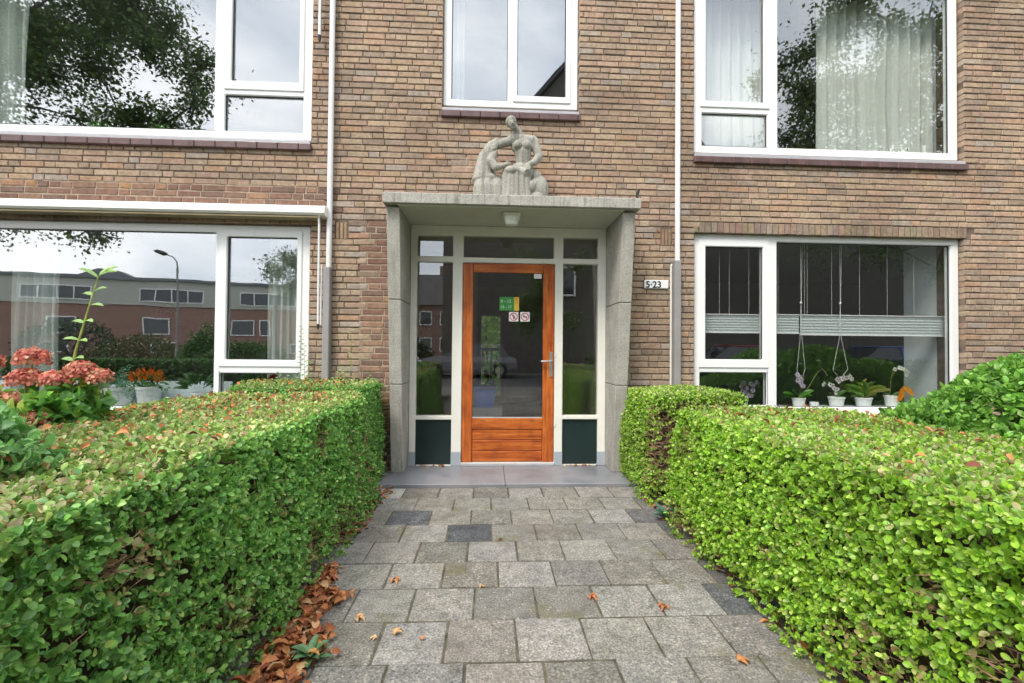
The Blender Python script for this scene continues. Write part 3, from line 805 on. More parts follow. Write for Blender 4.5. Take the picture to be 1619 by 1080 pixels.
# awning cassette with its crank
aw = empty('awning', (-3.9, 4.55, 2.57), 'white retracted awning cassette above the lower left window', 'awning')
m = MB(); prof = [(4.612, 2.52), (4.612, 2.625), (4.56, 2.632), (4.50, 2.625), (4.475, 2.60), (4.470, 2.55), (4.49, 2.53)]
m.prism([(-6.6, y, z) for y, z in prof], (4.975, 0, 0)); m.build('cassette', M_awn, aw)
m = MB(); m.box(-6.55, -1.66, 4.492, 4.60, 2.505, 2.522, ch=.003); m.build('fabric_slot', M_awn2, aw)
m = MB(); m.prism([(-1.6245, y + (.006 if y > 4.55 else -.003), z) for y, z in prof], (.022, 0, 0)); m.build('end_cap', M_awn, aw)
m = MB(); m.tube([(-1.665, 4.50, 2.53), (-1.668, 4.52, 2.45), (-1.672, 4.54, 1.47)], .0105, 10); m.tube([(-1.648, 4.545, 2.06), (-1.650, 4.55, 1.47)], .008, 8)
ck = m.build('crank_rod', M_pipew, aw); m = MB(); m.tube([(-1.672, 4.54, 1.475), (-1.672, 4.54, 1.43)], [.014, .010], 8); m.tube([(-1.672, 4.54, 1.435), (-1.664, 4.52, 1.425), (-1.66, 4.52, 1.44)], .005, 6); m.build('hook', M_black, ck)
uc = empty('crank_rod', (-1.71, 4.56, 4.3), 'thin white crank rod hanging beside the upper left window', 'rod')
m = MB(); m.tube([(-1.712, 4.555, 6.2), (-1.706, 4.555, 4.34)], .013, 10); m.build('rod', M_pipew, uc)
m = MB(); m.tube([(-1.700, 4.57, 5.2), (-1.700, 4.57, 4.30)], .005, 6); m.tube([(-1.706, 4.555, 4.34), (-1.706, 4.555, 4.29)], [.017, .013], 8); m.tube([(-1.706, 4.555, 4.29), (-1.695, 4.53, 4.26), (-1.690, 4.53, 4.28)], .006, 6); m.build('hook', M_black, uc)

# ================================================================== BEHIND THE GLASS
def curtain(x0, x1, y, z0, z1, label, folds=9, amp=.03, flare=0.0, group=None):
    n = int((x1 - x0) * 90) + 20; rows = 14; r2 = random.Random(int(x0 * 100))
    ph = [r2.uniform(0, 6.28) for _ in range(6)]
    V = []; F = []
    for side in (0, .003):
        for j in range(rows + 1):
            v = j / rows; z = z0 + (z1 - z0) * v
            for i in range(n + 1):
                u = i / n; x = x0 + (x1 - x0) * u + flare * (1 - v) * (u - .5)
                a = folds * 2 * PI * (u + .018 * math.sin(5 * u + ph[0]) + .01 * math.sin(3 * v + ph[2]))
                yy = y + amp * (math.sin(a) + .35 * math.sin(2.3 * a + ph[1]) * (1 - .5 * v)) + .006 * math.sin(9 * v + 7 * u) + side
                V.append((x, yy, z))
    W_ = n + 1; K = (rows + 1) * W_
    for s_ in (0, K):
        for j in range(rows):
            for i in range(n): F.append((s_ + j * W_ + i, s_ + j * W_ + i + 1, s_ + (j + 1) * W_ + i + 1, s_ + (j + 1) * W_ + i))
    m = MB(); m.mesh(V, F); o = m.build('curtain', M_curtain, None, smooth=True); tag(o, label, 'curtain', group); return o
GC = 'pale curtains behind the windows'
curtain(3.68, 5.05, 4.95, 3.33, 5.24, 'wide pale pleated curtain filling the big pane of the upper right window', 11, .034, group=GC)
curtain(2.36, 3.06, 4.98, 3.33, 5.24, 'gathered pale curtain behind the narrow left light of the upper right window', 6, .03, .14, group=GC)
curtain(-4.96, -4.50, 4.99, .62, 2.5, 'pale curtain at the far left of the lower left window, above the red flowers', 5, .03, group=GC)
curtain(-2.36, -2.02, 4.99, .62, 2.5, 'narrow pale curtain in the opening light of the lower left window', 4, .028, group=GC)
curtain(-5.5, -4.86, 4.99, 3.33, 5.24, 'pale curtain at the far left edge of the upper left window', 5, .03, group=GC)
curtain(-.50, -.30, 4.99, 3.72, 5.24, 'thin strip of curtain at the left edge of the window above the sculpture', 3, .02, group=GC)

# white inner sill boards and reveals
for (a, b, z, nm) in ((-6.3, -1.80, .60, 'l'), (2.13, 5.09, .61, 'r'), (-6.3, -1.8, 3.33, 'l'), (2.12, 5.09, 3.33, 'r')):
    m = MB(); m.box(a + .003, b - .003, 4.762, 5.04, z, z + .03, ch=.004); m.build('inner_sill', M_sill_in, bld)
m = MB(); m.box(5.096, 5.13, 4.94, 5.35, .62, 2.5); m.box(5.096, 5.13, 4.94, 5.35, 3.35, 5.3); m.build('inner_reveal', M_sill_in, bld)
# frosted film along the foot of the lower left window
M_film = simple('frosted window film', (.80, .88, .92), .7, .05, 2)
for (a, b) in ((-6.2, -5.0), (-4.92, -2.74), (-2.675, -1.90)):
    m = MB(); m.box(a, b, 5.03, 5.034, .64, .875); m.build('frosted_film', M_film, w_ll)

# pleated blinds with their cords
M_blind = fabric('pleated blind cloth', None, .4)
def blind(x0, x1, z0, z1, cords, label):
    t = empty('pleated_blind', ((x0 + x1) / 2, 4.83, z1), label, 'blind', 'pleated blinds hung across the lower right window')
    m = MB(); n = 13; m.cc = (.62, .68, .70); pts = []
    for i in range(n + 1): pts.append((4.83 + (.004 if i % 2 else -.003), z0 + .012 + (z1 - z0 - .024) * i / n))
    for i in range(n):
        (ya, za), (yb, zb) = pts[i], pts[i + 1]
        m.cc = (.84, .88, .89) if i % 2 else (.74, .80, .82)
        m.poly([(x0, ya, za), (x1, ya, za), (x1, yb, zb), (x0, yb, zb)]); m.poly([(x0, ya + .002, za), (x1, ya + .002, za), (x1, yb + .002, zb), (x0, yb + .002, zb)])
    m.build('cloth', M_blind, t, fixn=False)
    for zz in (z0, z1 - .012):
        m = MB(); m.box(x0, x1, 4.817, 4.846, zz, zz + .012, ch=.003); m.build('rail', M_pipew, t)
    for (cx, ca) in cords:
        m = MB(); m.tube([(cx, 4.83, z1), (cx, 4.83, 2.46)], .0016, 5); m.build('cord', M_pipew, t)
blind(2.335, 2.965, 1.44, 1.65, [(2.50, 0), (2.61, 0), (2.83, 0)], 'short pleated blind behind the narrow left light')
blind(3.06, 3.395, 1.44, 1.655, [(3.16, 0)], 'small pleated blind left of the wide one, over the leftmost orchid')
blind(3.41, 5.085, 1.425, 1.655, [(3.46, 0), (3.49, 0), (3.77, 0), (4.09, 0), (4.41, 0), (4.72, 0)], 'wide pleated blind across the big pane of the lower right window')
def pull(x, label, hang):
    t = empty('pull_cord', (x, 4.79, 2.3), label, 'cord', 'pull cords of the pleated blinds')
    m = MB(); m.tube([(x, 4.80, 2.42), (x, 4.795, 1.79)], .0022, 5); m.tube([(x + .018, 4.80, 2.42), (x + .004, 4.795, 1.79)], .002, 5)
    m.tube([(x, 4.795, 1.77), (x - .01, 4.795, 1.40), (x - hang, 4.795, 1.05), (x - .01, 4.795, .96)], .0022, 5)
    m.tube([(x, 4.795, 1.77), (x + .01, 4.795, 1.40), (x + hang, 4.795, 1.06), (x + .02, 4.795, .98)], .0022, 5); m.build('cord', M_pipew, t)
    m = MB(); m.lathe((x, 4.795, 1.765), [(.004, 0), (.012, .008), (.012, .02), (.004, .03)], 10); m.build('bead', M_pot, t)
pull(3.395, 'looped white pull cord above the leftmost orchid of the big pane', .045)
pull(3.84, 'looped white pull cord ending at the cluster of white orchid blooms', .085)

# ---- potted plants
def leafset(name, items, mat, parent, fine=True, curl=.12):
    """items: (pos, dir, normal, length, width, colour)"""
    A = [np.array(x, dtype=float) for x in zip(*items)]
    return leaf_mesh(name, A[0], A[1], A[2], A[3], A[4], A[5], mat, parent, curl, fine)
def pot(x, y, z, w, h, parent, mat=None, square=False):
    m = MB(); r = w / 2
    m.lathe((x, y, z), [(r * .80, 0), (r * .98, h * .86), (r * 1.05, h * .86), (r * 1.05, h), (r * .92, h), (r * .88, h * .8)], 22, capb=True, capt=True)
    return m.build('pot', mat or M_pot, parent)
def blossoms(pts, r, col, col2, name, parent, rg):
    it = []
    for p in pts:
        f = unit(np.array([rg.uniform(-.5, .5), -1, rg.uniform(-.3, .3)]))
        u = unit(np.cross(f, [0, 0, 1])); v = np.cross(u, f)
        for k in range(5):
            a = k * 2 * PI / 5 + rg.uniform(-.15, .15); d = u * math.cos(a) + v * math.sin(a) + f * .2
            it.append((np.array(p), d, f, r * rg.uniform(.85, 1.15), r * .95, np.array(col) * rg.uniform(.85, 1.1)))
        for k in range(3): it.append((np.array(p) + f * .004, unit(f + rg.normal(size=3) * .5), u, r * .4, r * .3, np.array(col2)))
    return leafset(name, it, M_petal, parent)
ZS = .642
def orchid(x, w, h, label, stems, bl, col, col2, leaves, br=.030, lcol=(.07, .20, .035), extra=None):
    rg = np.random.default_rng(int(x * 1000)); t = empty('potted_orchid', (x, 4.90, ZS), label, 'potted plant', 'potted plants on the sill of the lower right window')
    pot(x, 4.90, ZS, w, h, t)
    if leaves:
        it = []
        for (dx, dz, L_, wd) in leaves:
            d = unit(np.array([dx, rg.uniform(-.25, .1), dz])); it.append((np.array([x, 4.90, ZS + h]), d, np.array([-d[2] * np.sign(dx + 1e-6), -.5, abs(d[0])]), L_, wd, np.array(lcol) * rg.uniform(.8, 1.25)))
        leafset('leaf', it, M_leaf, t, curl=.10)
    for s_ in stems:
        m = MB(); m.tube(s_, .0032, 6); m.build('stem', M_stem, t)
    if bl: blossoms(bl, br, col, col2, 'flowers', t, rg)
    if extra: extra(t, rg)
    return t
orchid(2.81, .10, .11, 'purple and white orchid in a pot behind the small bottom left pane', [[(2.81, 4.9, .75), (2.80, 4.88, .86), (2.86, 4.85, .90)]],
       [(2.75 + rx, 4.84 + ry, z_) for rx, ry, z_ in ((0, 0, .86), (.03, 0, .90), (.07, .01, .84), (.11, 0, .89), (.05, .02, .80), (.13, 0, .82), (.09, .03, .78), (.15, .02, .87), (.02, .01, .81), (.12, .01, .76), (.17, 0, .91))], (.58, .44, .62), (.10, .02, .12), [(-1, .5, .14, .05), (1, .3, .15, .05)], .026)
orchid(3.44, .135, .095, 'leftmost orchid of the big pane, with broad leaves and pale lilac blooms', [[(3.44, 4.9, .73), (3.46, 4.89, .86), (3.43, 4.86, .95)], [(3.46, 4.9, .73), (3.56, 4.9, .86), (3.66, 4.9, 1.02), (3.71, 4.89, 1.06), (3.76, 4.88, .98)]],
       [(3.39, 4.85, .99), (3.42, 4.86, .97), (3.40, 4.86, .93), (3.43, 4.85, .90), (3.45, 4.85, .87), (3.445, 4.86, .94)], (.82, .72, .86), (.3, .05, .25), [(-1, .35, .20, .075), (-.6, .7, .14, .06), (1, .18, .19, .075), (.5, .35, .18, .07), (-1, .1, .16, .07)], .030, (.08, .22, .03))
orchid(3.875, .16, .105, 'orchid with drooping white and violet blooms, second large pot from the left', [[(3.86, 4.9, .74), (3.85, 4.88, .86), (3.80, 4.86, .89), (3.70, 4.85, .89)], [(3.88, 4.9, .74), (3.92, 4.88, .88), (3.92, 4.86, .96)]],
       [(3.69, 4.85, .893), (3.76, 4.85, .885), (3.79, 4.85, .875), (3.81, 4.85, .845), (3.84, 4.85, .835), (3.825, 4.85, .80), (3.84, 4.85, .945), (3.87, 4.85, .955), (3.90, 4.85, .95), (3.93, 4.85, .96), (3.96, 4.85, .965), (3.99, 4.85, .975), (4.01, 4.85, .95), (3.86, 4.85, .925)], (.92, .90, .88), (.28, .08, .30), [(-1, .5, .12, .05), (.7, .6, .13, .05)], .030)
def grassy(t, rg):
    it = []
    for k in range(46):
        a = rg.uniform(-1, 1); d = unit(np.array([a * 1.1, rg.uniform(-.5, .3), rg.uniform(.35, 1.2)]))
        c = np.array([.50, .48, .08]) if rg.random() < .4 else np.array([.20, .38, .06])
        it.append((np.array([4.19 + a * .03, 4.9, .73]), d, unit(np.array([-d[2] * np.sign(a), -.4, abs(d[0]) + .1])), rg.uniform(.10, .26), .016, c * rg.uniform(.7, 1.2)))
    leafset('grassy_leaves', it, M_leaf, t, curl=.28)
orchid(4.19, .165, .10, 'pot with a grassy yellow-green plant and no blooms', [], [], None, None, [], extra=grassy)
def orange(t, rg):
    it = [(np.array([4.58, 4.83, .86]), unit(np.array([-.45, -.2, -1.0])), np.array([0, -1, 0.2]), .17, .07, np.array([.80, .26, .02])),
          (np.array([4.58, 4.83, .87]), unit(np.array([.6, -.2, -.55])), np.array([.1, -1, .3]), .15, .075, np.array([.85, .33, .03]))]
    leafset('orange_bloom', it, M_petal, t)
orchid(4.52, .145, .12, 'rightmost pot, with white blooms on top and a hanging orange flower', [[(4.50, 4.9, .76), (4.505, 4.89, .95), (4.51, 4.87, 1.06)], [(4.51, 4.88, .98), (4.56, 4.87, 1.08), (4.65, 4.86, 1.03)]],
       [(4.51, 4.85, 1.06), (4.57, 4.85, 1.075), (4.60, 4.85, 1.065), (4.63, 4.85, 1.045), (4.655, 4.85, 1.02), (4.645, 4.85, 1.0)], (.93, .93, .90), (.5, .4, .1), [(-1, .35, .22, .035), (1, .35, .20, .035), (-.7, .6, .12, .03)], .028, (.10, .2, .05), extra=orange)
t = empty('tealight_cup', (3.605, 4.88, ZS), 'tiny white cup between the two leftmost pots of the big pane', 'cup')
m = MB(); m.lathe((3.605, 4.88, ZS), [(.040, 0), (.046, .048), (.041, .048), (.038, .02)], 20, capt=True); m.build('cup', M_pot, t)
m = MB(); m.lathe((3.605, 4.88, ZS + .022), [(.034, 0), (.034, .012)], 16, capt=True); m.tube([(3.605, 4.88, ZS + .03), (3.606, 4.88, ZS + .045)], .002, 5); m.build('candle', M_cream, t)

# lower left window sill
def leftplant(x, w, h, label, fn, cat='potted plant'):
    t = empty('potted_plant', (x, 4.89, .632), label, cat, 'potted plants on the sill of the lower left window'); pot(x, 4.89, .632, w, h, t); fn(t, np.random.default_rng(int(abs(x) * 1000)), x); return t
def ferny(t, rg, x):
    it = []
    for k in range(34):
        a = rg.uniform(-1, 1); d = unit(np.array([a, rg.uniform(-.5, .1), rg.uniform(-.15, 1.0)])); L_ = rg.uniform(.16, .34); p = np.array([x + a * .04, 4.86, .82])
        for j in range(7):
            q = p + d * L_ * (j + 1) / 7 + np.array([0, 0, -.09 * ((j + 1) / 7) ** 2])
            for s_ in (-1, 1): it.append((q, unit(np.array([-d[2] * s_, -.2, d[0] * s_]) + d * .7), np.array([0, -1, .3]), .055 * (1 - j / 12), .012, np.array([.22, .46, .30]) * rg.uniform(.7, 1.3)))
    leafset('fern_leaves', it, M_leaf, t, fine=False)
leftplant(-3.82, .30, .19, 'blue-green feathery plant in a white pot, left of the orange pepper plant', ferny)
def pepper(t, rg, x):
    it = []
    for k in range(260):
        p = np.array([x + rg.normal() * .10, 4.87 + rg.normal() * .03, .87 + rg.uniform(-.07, .09)]); d = unit(rg.normal(size=3) + [0, -.4, -.1])
        it.append((p, d, unit(rg.normal(size=3) + [0, -1, .6]), rg.uniform(.03, .055), .018, np.array([.10, .30, .06]) * rg.uniform(.6, 1.4)))
    leafset('leaves', it, M_leaf, t, fine=False); m = MB()
    for k in range(64):
        a = rg.uniform(-1, 1); p = Vector((x + a * .155, 4.84 + rg.uniform(-.03, .03), .92 + rg.uniform(-.02, .05) - abs(a) * .03)); d = Vector((a * .5 + rg.uniform(-.3, .3), rg.uniform(-.4, .2), rg.uniform(.6, 1.1))).normalized()
        m.cc = tuple(np.array([.95, .24, .02]) * rg.uniform(.7, 1.15)); m.tube([p, p + d * .03, p + d * rg.uniform(.05, .085)], [.008, .0085, .0015], 6)
    m.build('orange_peppers', M_petal, t)
leftplant(-3.50, .22, .20, 'orange pepper plant in a white pot behind the lower left pane', pepper)
def broad(t, rg, x):
    it = []
    for k in range(26):
        a = rg.uniform(-1, 1); d = unit(np.array([a * 1.3, rg.uniform(-.6, .1), rg.uniform(.1, .9)])); it.append((np.array([x + a * .06, 4.87, .80]) + d * .06, d, unit(np.array([0, -.7, 1]) - d * .4), rg.uniform(.09, .17), .05, np.array([.07, .17, .06]) * rg.uniform(.6, 1.4)))
    leafset('broad_leaves', it, M_leaf, t)
leftplant(-2.98, .16, .14, 'dark broad-leaved plant right of the orange pepper plant', broad)
def redfl(t, rg, x):
    broad(t, rg, x + .0)
    pts = [(-2.22 + rg.uniform(-.035, .035), 4.80, .91 + rg.uniform(-.03, .03)) for _ in range(7)]
    blossoms(pts, .035, (.55, .03, .05), (.3, .02, .02), 'red_bloom', t, rg)
    m = MB(); m.tube([(x, 4.86, .76), (-2.28, 4.82, .84), (-2.22, 4.80, .90)], .003, 6); m.build('stem', M_stem, t)
leftplant(-2.40, .15, .14, 'plant with one red bloom behind the small pane of the lower left window', redfl)

def sillplant(x, y, z, label, seed, col, r=.09):
    rg = np.random.default_rng(seed); t = empty('potted_plant', (x, y, z), label, 'potted plant', 'small plants on the upper window sills'); pot(x, y, z, .10, .07, t); it = []
    for k in range(90):
        u = unit(rg.normal(size=3)); u[2] = abs(u[2]); it.append((np.array([x, y, z + .08]) + u * r * rg.uniform(.2, 1), unit(u + rg.normal(size=3) * .6), unit(rg.normal(size=3) + [0, -1, .5]), rg.uniform(.025, .04), .022, np.array(col) * rg.uniform(.7, 1.3)))
    leafset('leaves', it, M_leaf, t, fine=False)
sillplant(4.62, 4.88, 3.362, 'small green plant in the bottom right corner of the upper right window', 31, (.14, .34, .06), .08)
sillplant(-4.02, 4.88, 3.362, 'left one of two small green plants on the sill of the upper left window', 32, (.16, .42, .07), .10)
sillplant(-3.42, 4.88, 3.362, 'right one of two small green plants on the sill of the upper left window', 33, (.16, .42, .07), .12)
for (x, h_, lb) in ((4.76, .12, 'shorter white candle at the right end of the upper right window'), (4.88, .22, 'taller white candle at the right end of the upper right window')):
    t = empty('candle', (x, 4.86, 3.362), lb, 'candle', 'candles on the upper right sill'); m = MB(); m.lathe((x, 4.86, 3.362), [(.019, 0), (.018, h_), (.010, h_ - .003)], 16, capt=True); m.build('wax', M_pot, t)
    m = MB(); m.tube([(x, 4.86, 3.36 + h_), (x + .002, 4.86, 3.375 + h_)], .0018, 5); m.build('wick', M_ink, t)
# wall clock and furniture in the left room; hall things
t = empty('wall_clock', (-4.06, 9.15, 1.75), 'round red-rimmed clock on the back wall of the lower left room', 'clock')
m = MB(); c = (-6.30, 9.17, 1.88); n = 40
m.tube([(c[0] + .16 * math.cos(2 * PI * k / n), c[1], c[2] + .16 * math.sin(2 * PI * k / n)) for k in range(n + 1)], .022, 8, cap=False); m.build('rim', simple('red clock rim', (.35, .03, .04), .5, .05), t)
m = MB(); m.lathe((0, 0, 0), [(.15, 0), (.15, .01)], 32, capt=True); 
m.v = [(c[0] + x, c[1] + .015 - z * .5, c[2] + y) for x, y, z in m.v]; m.build('dial', simple('clock dial', (.20, .14, .14), .6, .05), t)
m = MB(); m.tube([c, (c[0] + .08, c[1] - .01, c[2] + .06)], .008, 6); m.tube([c, (c[0] - .05, c[1] - .01, c[2] + .01)], .01, 6); m.build('hands', M_ink, t)
t.location = (c[0], c[1], c[2])
for ch in t.children: ch.matrix_parent_inverse = Matrix.Translation(-Vector(c))
t = empty('paper_bin', (-.04, 5.75, .52), 'blue plastic bin on a grey cabinet behind the entrance door glass', 'bin')
m = MB(); m.prism([(-.155, 5.6, .53), (.065, 5.6, .53), (.085, 5.6, .765), (-.175, 5.6, .765)], (0, .3, 0)); m.build('bin_body', simple('blue plastic', (.025, .18, .75), .4, .1), t)
m = MB(); m.box(-.185, .095, 5.585, 5.91, .755, .785, ch=.006); m.build('rim', simple('pale blue plastic', (.12, .20, .42), .4, .1), t)
t = empty('cabinet', (-.02, 5.75, .03), 'low grey cabinet under the blue bin inside the hall', 'cabinet')
m = MB(); m.box(-.19, .17, 5.58, 5.95, .06, .525, ch=.006); m.build('carcass', simple('grey cabinet', (.42, .43, .43), .5, .06), t)
m = MB(); m.box(-.18, -.015, 5.572, 5.58, .08, .51); m.box(-.008, .16, 5.572, 5.58, .08, .51); m.build('cabinet_door', simple('cabinet front', (.48, .49, .48), .45, .04), t)

# ================================================================== SCULPTURE on the canopy
def blob_mesh(name, prims, vox, mat, parent, sm=1):
    bm = bmesh.new()
    for p in prims:
        if p[0] == 's':
            _, c, r, rot = p; T = Matrix.Translation(c) @ rot @ Matrix.Diagonal((*r, 1)); bmesh.ops.create_icosphere(bm, subdivisions=3, radius=1, matrix=T)
        elif p[0] == 'c':
            _, a, b, ra, rb = p; a = Vector(a); b = Vector(b); n = 7
            for i in range(n):
                q = a.lerp(b, i / (n - 1)); r = ra + (rb - ra) * i / (n - 1)
                bmesh.ops.create_icosphere(bm, subdivisions=2, radius=r, matrix=Matrix.Translation(q))
            d = (b - a); T = Matrix.Translation((a + b) / 2) @ d.to_track_quat('Z', 'Y').to_matrix().to_4x4()
            bmesh.ops.create_cone(bm, cap_ends=True, segments=18, radius1=ra, radius2=rb, depth=d.length, matrix=T)
    me = bpy.data.meshes.new('tmp'); bm.to_mesh(me); bm.free()
    o = bpy.data.objects.new('tmp', me); COL.objects.link(o)
    md = o.modifiers.new('r', 'REMESH'); md.mode = 'VOXEL'; md.voxel_size = vox
    ms = o.modifiers.new('s', 'SMOOTH'); ms.iterations = sm; ms.factor = .5
    bpy.context.view_layer.update(); dg = bpy.context.evaluated_depsgraph_get()
    m2 = bpy.data.meshes.new_from_object(o.evaluated_get(dg)); bpy.data.objects.remove(o); m2.name = name
    m2.materials.clear(); m2.materials.append(mat); m2.polygons.foreach_set('use_smooth', [True] * len(m2.polygons))
    q = bpy.data.objects.new(name, m2); COL.objects.link(q); q.parent = parent; q.matrix_parent_inverse = Matrix.Translation(-wloc(parent)); return q
st = empty('sculpture', (.22, 4.40, 2.646), 'weathered stone sculpture of a seated woman bending over a cloaked figure, on the porch canopy', 'sculpture')
I4 = Matrix.Identity(4); Y0 = 4.36
def P3(u, v, dy=0.0):    # figure coordinates: u right, v up from the canopy, in metres
    return (u, Y0 + dy, 2.646 + v)
RY = lambda a: Matrix.Rotation(a, 4, 'Y'); RX = lambda a: Matrix.Rotation(a, 4, 'X')
woman = [
    ('s', P3(.188, .772, -.05), (.050, .058, .056), RY(.45)),                        # skull, bowed to the left
    ('s', P3(.200, .728, -.085), (.034, .036, .046), RY(-.45)),                      # face turned down
    ('s', P3(.198, .726, -.122), (.008, .010, .018), RY(-.45)), ('s', P3(.200, .748, -.112), (.030, .010, .008), RY(-.25)),   # nose, brow
    ('s', P3(.194, .700, -.108), (.012, .008, .005), RY(-.3)), ('s', P3(.206, .686, -.098), (.016, .014, .012), I4),          # mouth, chin
    ('s', P3(.192, .795, -.01), (.054, .056, .042), I4), ('s', P3(.215, .765, .02), (.040, .038, .036), I4),                  # hair and knot
    ('c', P3(.232, .725, -.03), P3(.275, .660, .0), .034, .046),                     # neck
    ('c', P3(.205, .625, -.01), P3(.405, .615, .01), .052, .056),                    # shoulders
    ('s', P3(.300, .560, -.005), (.108, .066, .092), I4),                            # chest
    ('s', P3(.258, .548, -.058), (.042, .036, .044), I4), ('s', P3(.335, .546, -.058), (.042, .036, .044), I4),
    ('c', P3(.308, .50, 0), P3(.318, .38, .01), .082, .074),                         # waist
    ('s', P3(.30, .335, .0), (.112, .080, .060), I4),                                # hips
    ('c', P3(.420, .605, .0), P3(.462, .46, -.02), .046, .041),                      # upper arm
    ('c', P3(.462, .46, -.02), P3(.415, .375, -.075), .039, .032), ('c', P3(.415, .375, -.075), P3(.370, .350, -.115), .032, .024),
    ('s', P3(.350, .325, -.122), (.026, .018, .036), RY(.55)),                       # hand on the knee
    ('c', P3(.195, .605, -.01), P3(.095, .565, -.035), .045, .043), ('c', P3(.095, .565, -.035), P3(.045, .530, -.055), .042, .034),   # arm reaching out
    ('s', P3(.025, .505, -.075), (.030, .020, .036), RY(-.7)),
    ('s', P3(.205, .285, -.07), (.092, .074, .050), I4), ('s', P3(.325, .275, -.06), (.085, .070, .055), I4),                 # knees under heavy cloth
    ('c', P3(.150, .270, -.07), P3(.140, .02, -.06), .044, .054), ('c', P3(.215, .285, -.085), P3(.215, .02, -.085), .040, .046), ('c', P3(.272, .265, -.075), P3(.272, .02, -.075), .036, .042),
    ('c', P3(.340, .26, -.06), P3(.345, .02, -.06), .044, .050), ('c', P3(.20, .24, .02), P3(.20, .03, .03), .09, .10), ('c', P3(.31, .24, .02), P3(.31, .03, .03), .09, .10),
    ('c', P3(.180, .25, -.112), P3(.172, .02, -.112), .013, .020), ('c', P3(.245, .27, -.118), P3(.245, .02, -.120), .013, .019), ('c', P3(.305, .25, -.105), P3(.310, .02, -.108), .012, .018)]
for k in range(5): woman.append(('c', P3(.340 + k * .0085, .312 - abs(k - 2) * .004, -.136), P3(.326 + k * .0085, .280 - (.006 if k in (0, 4) else 0), -.138), .0072, .0055))
for k in range(5): woman.append(('c', P3(.004 + k * .0075, .492, -.095), P3(-.006 + k * .009, .455 + (.006 if k in (0, 4) else 0), -.088), .0070, .0055))
blob_mesh('woman_figure', woman, .0065, M_statue, st)
cloak = [
    ('c', P3(-.045, .02, 0), P3(-.045, .15, 0), .122, .124), ('c', P3(.055, .02, 0), P3(.055, .15, 0), .11, .11),         # round base
    ('c', P3(-.09, .205, -.02), P3(.07, .205, -.03), .062, .055), ('s', P3(-.04, .225, 0), (.140, .110, .060), I4),
    ('c', P3(-.060, .24, .0), P3(-.050, .42, .01), .108, .082), ('c', P3(-.050, .42, .01), P3(.0, .54, 0), .082, .056), ('c', P3(.0, .54, 0), P3(.06, .585, -.01), .056, .044),
    ('c', P3(.035, .47, -.055), P3(.0, .38, -.09), .036, .038), ('c', P3(.0, .38, -.09), P3(.045, .305, -.105), .038, .036), ('c', P3(.045, .305, -.105), P3(.115, .325, -.10), .034, .024),
    ('s', P3(.140, .337, -.10), (.030, .018, .018), RY(-.35))]
for k in range(4): cloak.append(('c', P3(.145, .328 + k * .008, -.10), P3(.172 + (.005 if k in (1, 2) else 0), .336 + k * .011, -.098), .0062, .005))
cloak.append(('c', P3(.14, .35, -.105), P3(.155, .375, -.11), .0075, .0055))
blob_mesh('cloaked_figure', cloak, .0065, M_statue, st)
ram = [('s', P3(.455, .145, -.01), (.105, .080, .140), RY(-.1)), ('s', P3(.425, .265, -.02), (.066, .058, .060), I4), ('s', P3(.455, .09, -.02), (.075, .06, .085), I4),
       ('s', P3(.395, .155, -.075), (.045, .035, .060), RY(.5)), ('s', P3(.44, .05, -.065), (.06, .035, .045), I4), ('s', P3(.365, .05, -.06), (.035, .030, .045), I4)]
blob_mesh('crouching_animal', ram, .0075, M_statue, st)
m = MB(); m.box(-.18, .545, 4.275, 4.50, 2.6455, 2.672, ch=.008); m.build('plinth', M_statue, st)

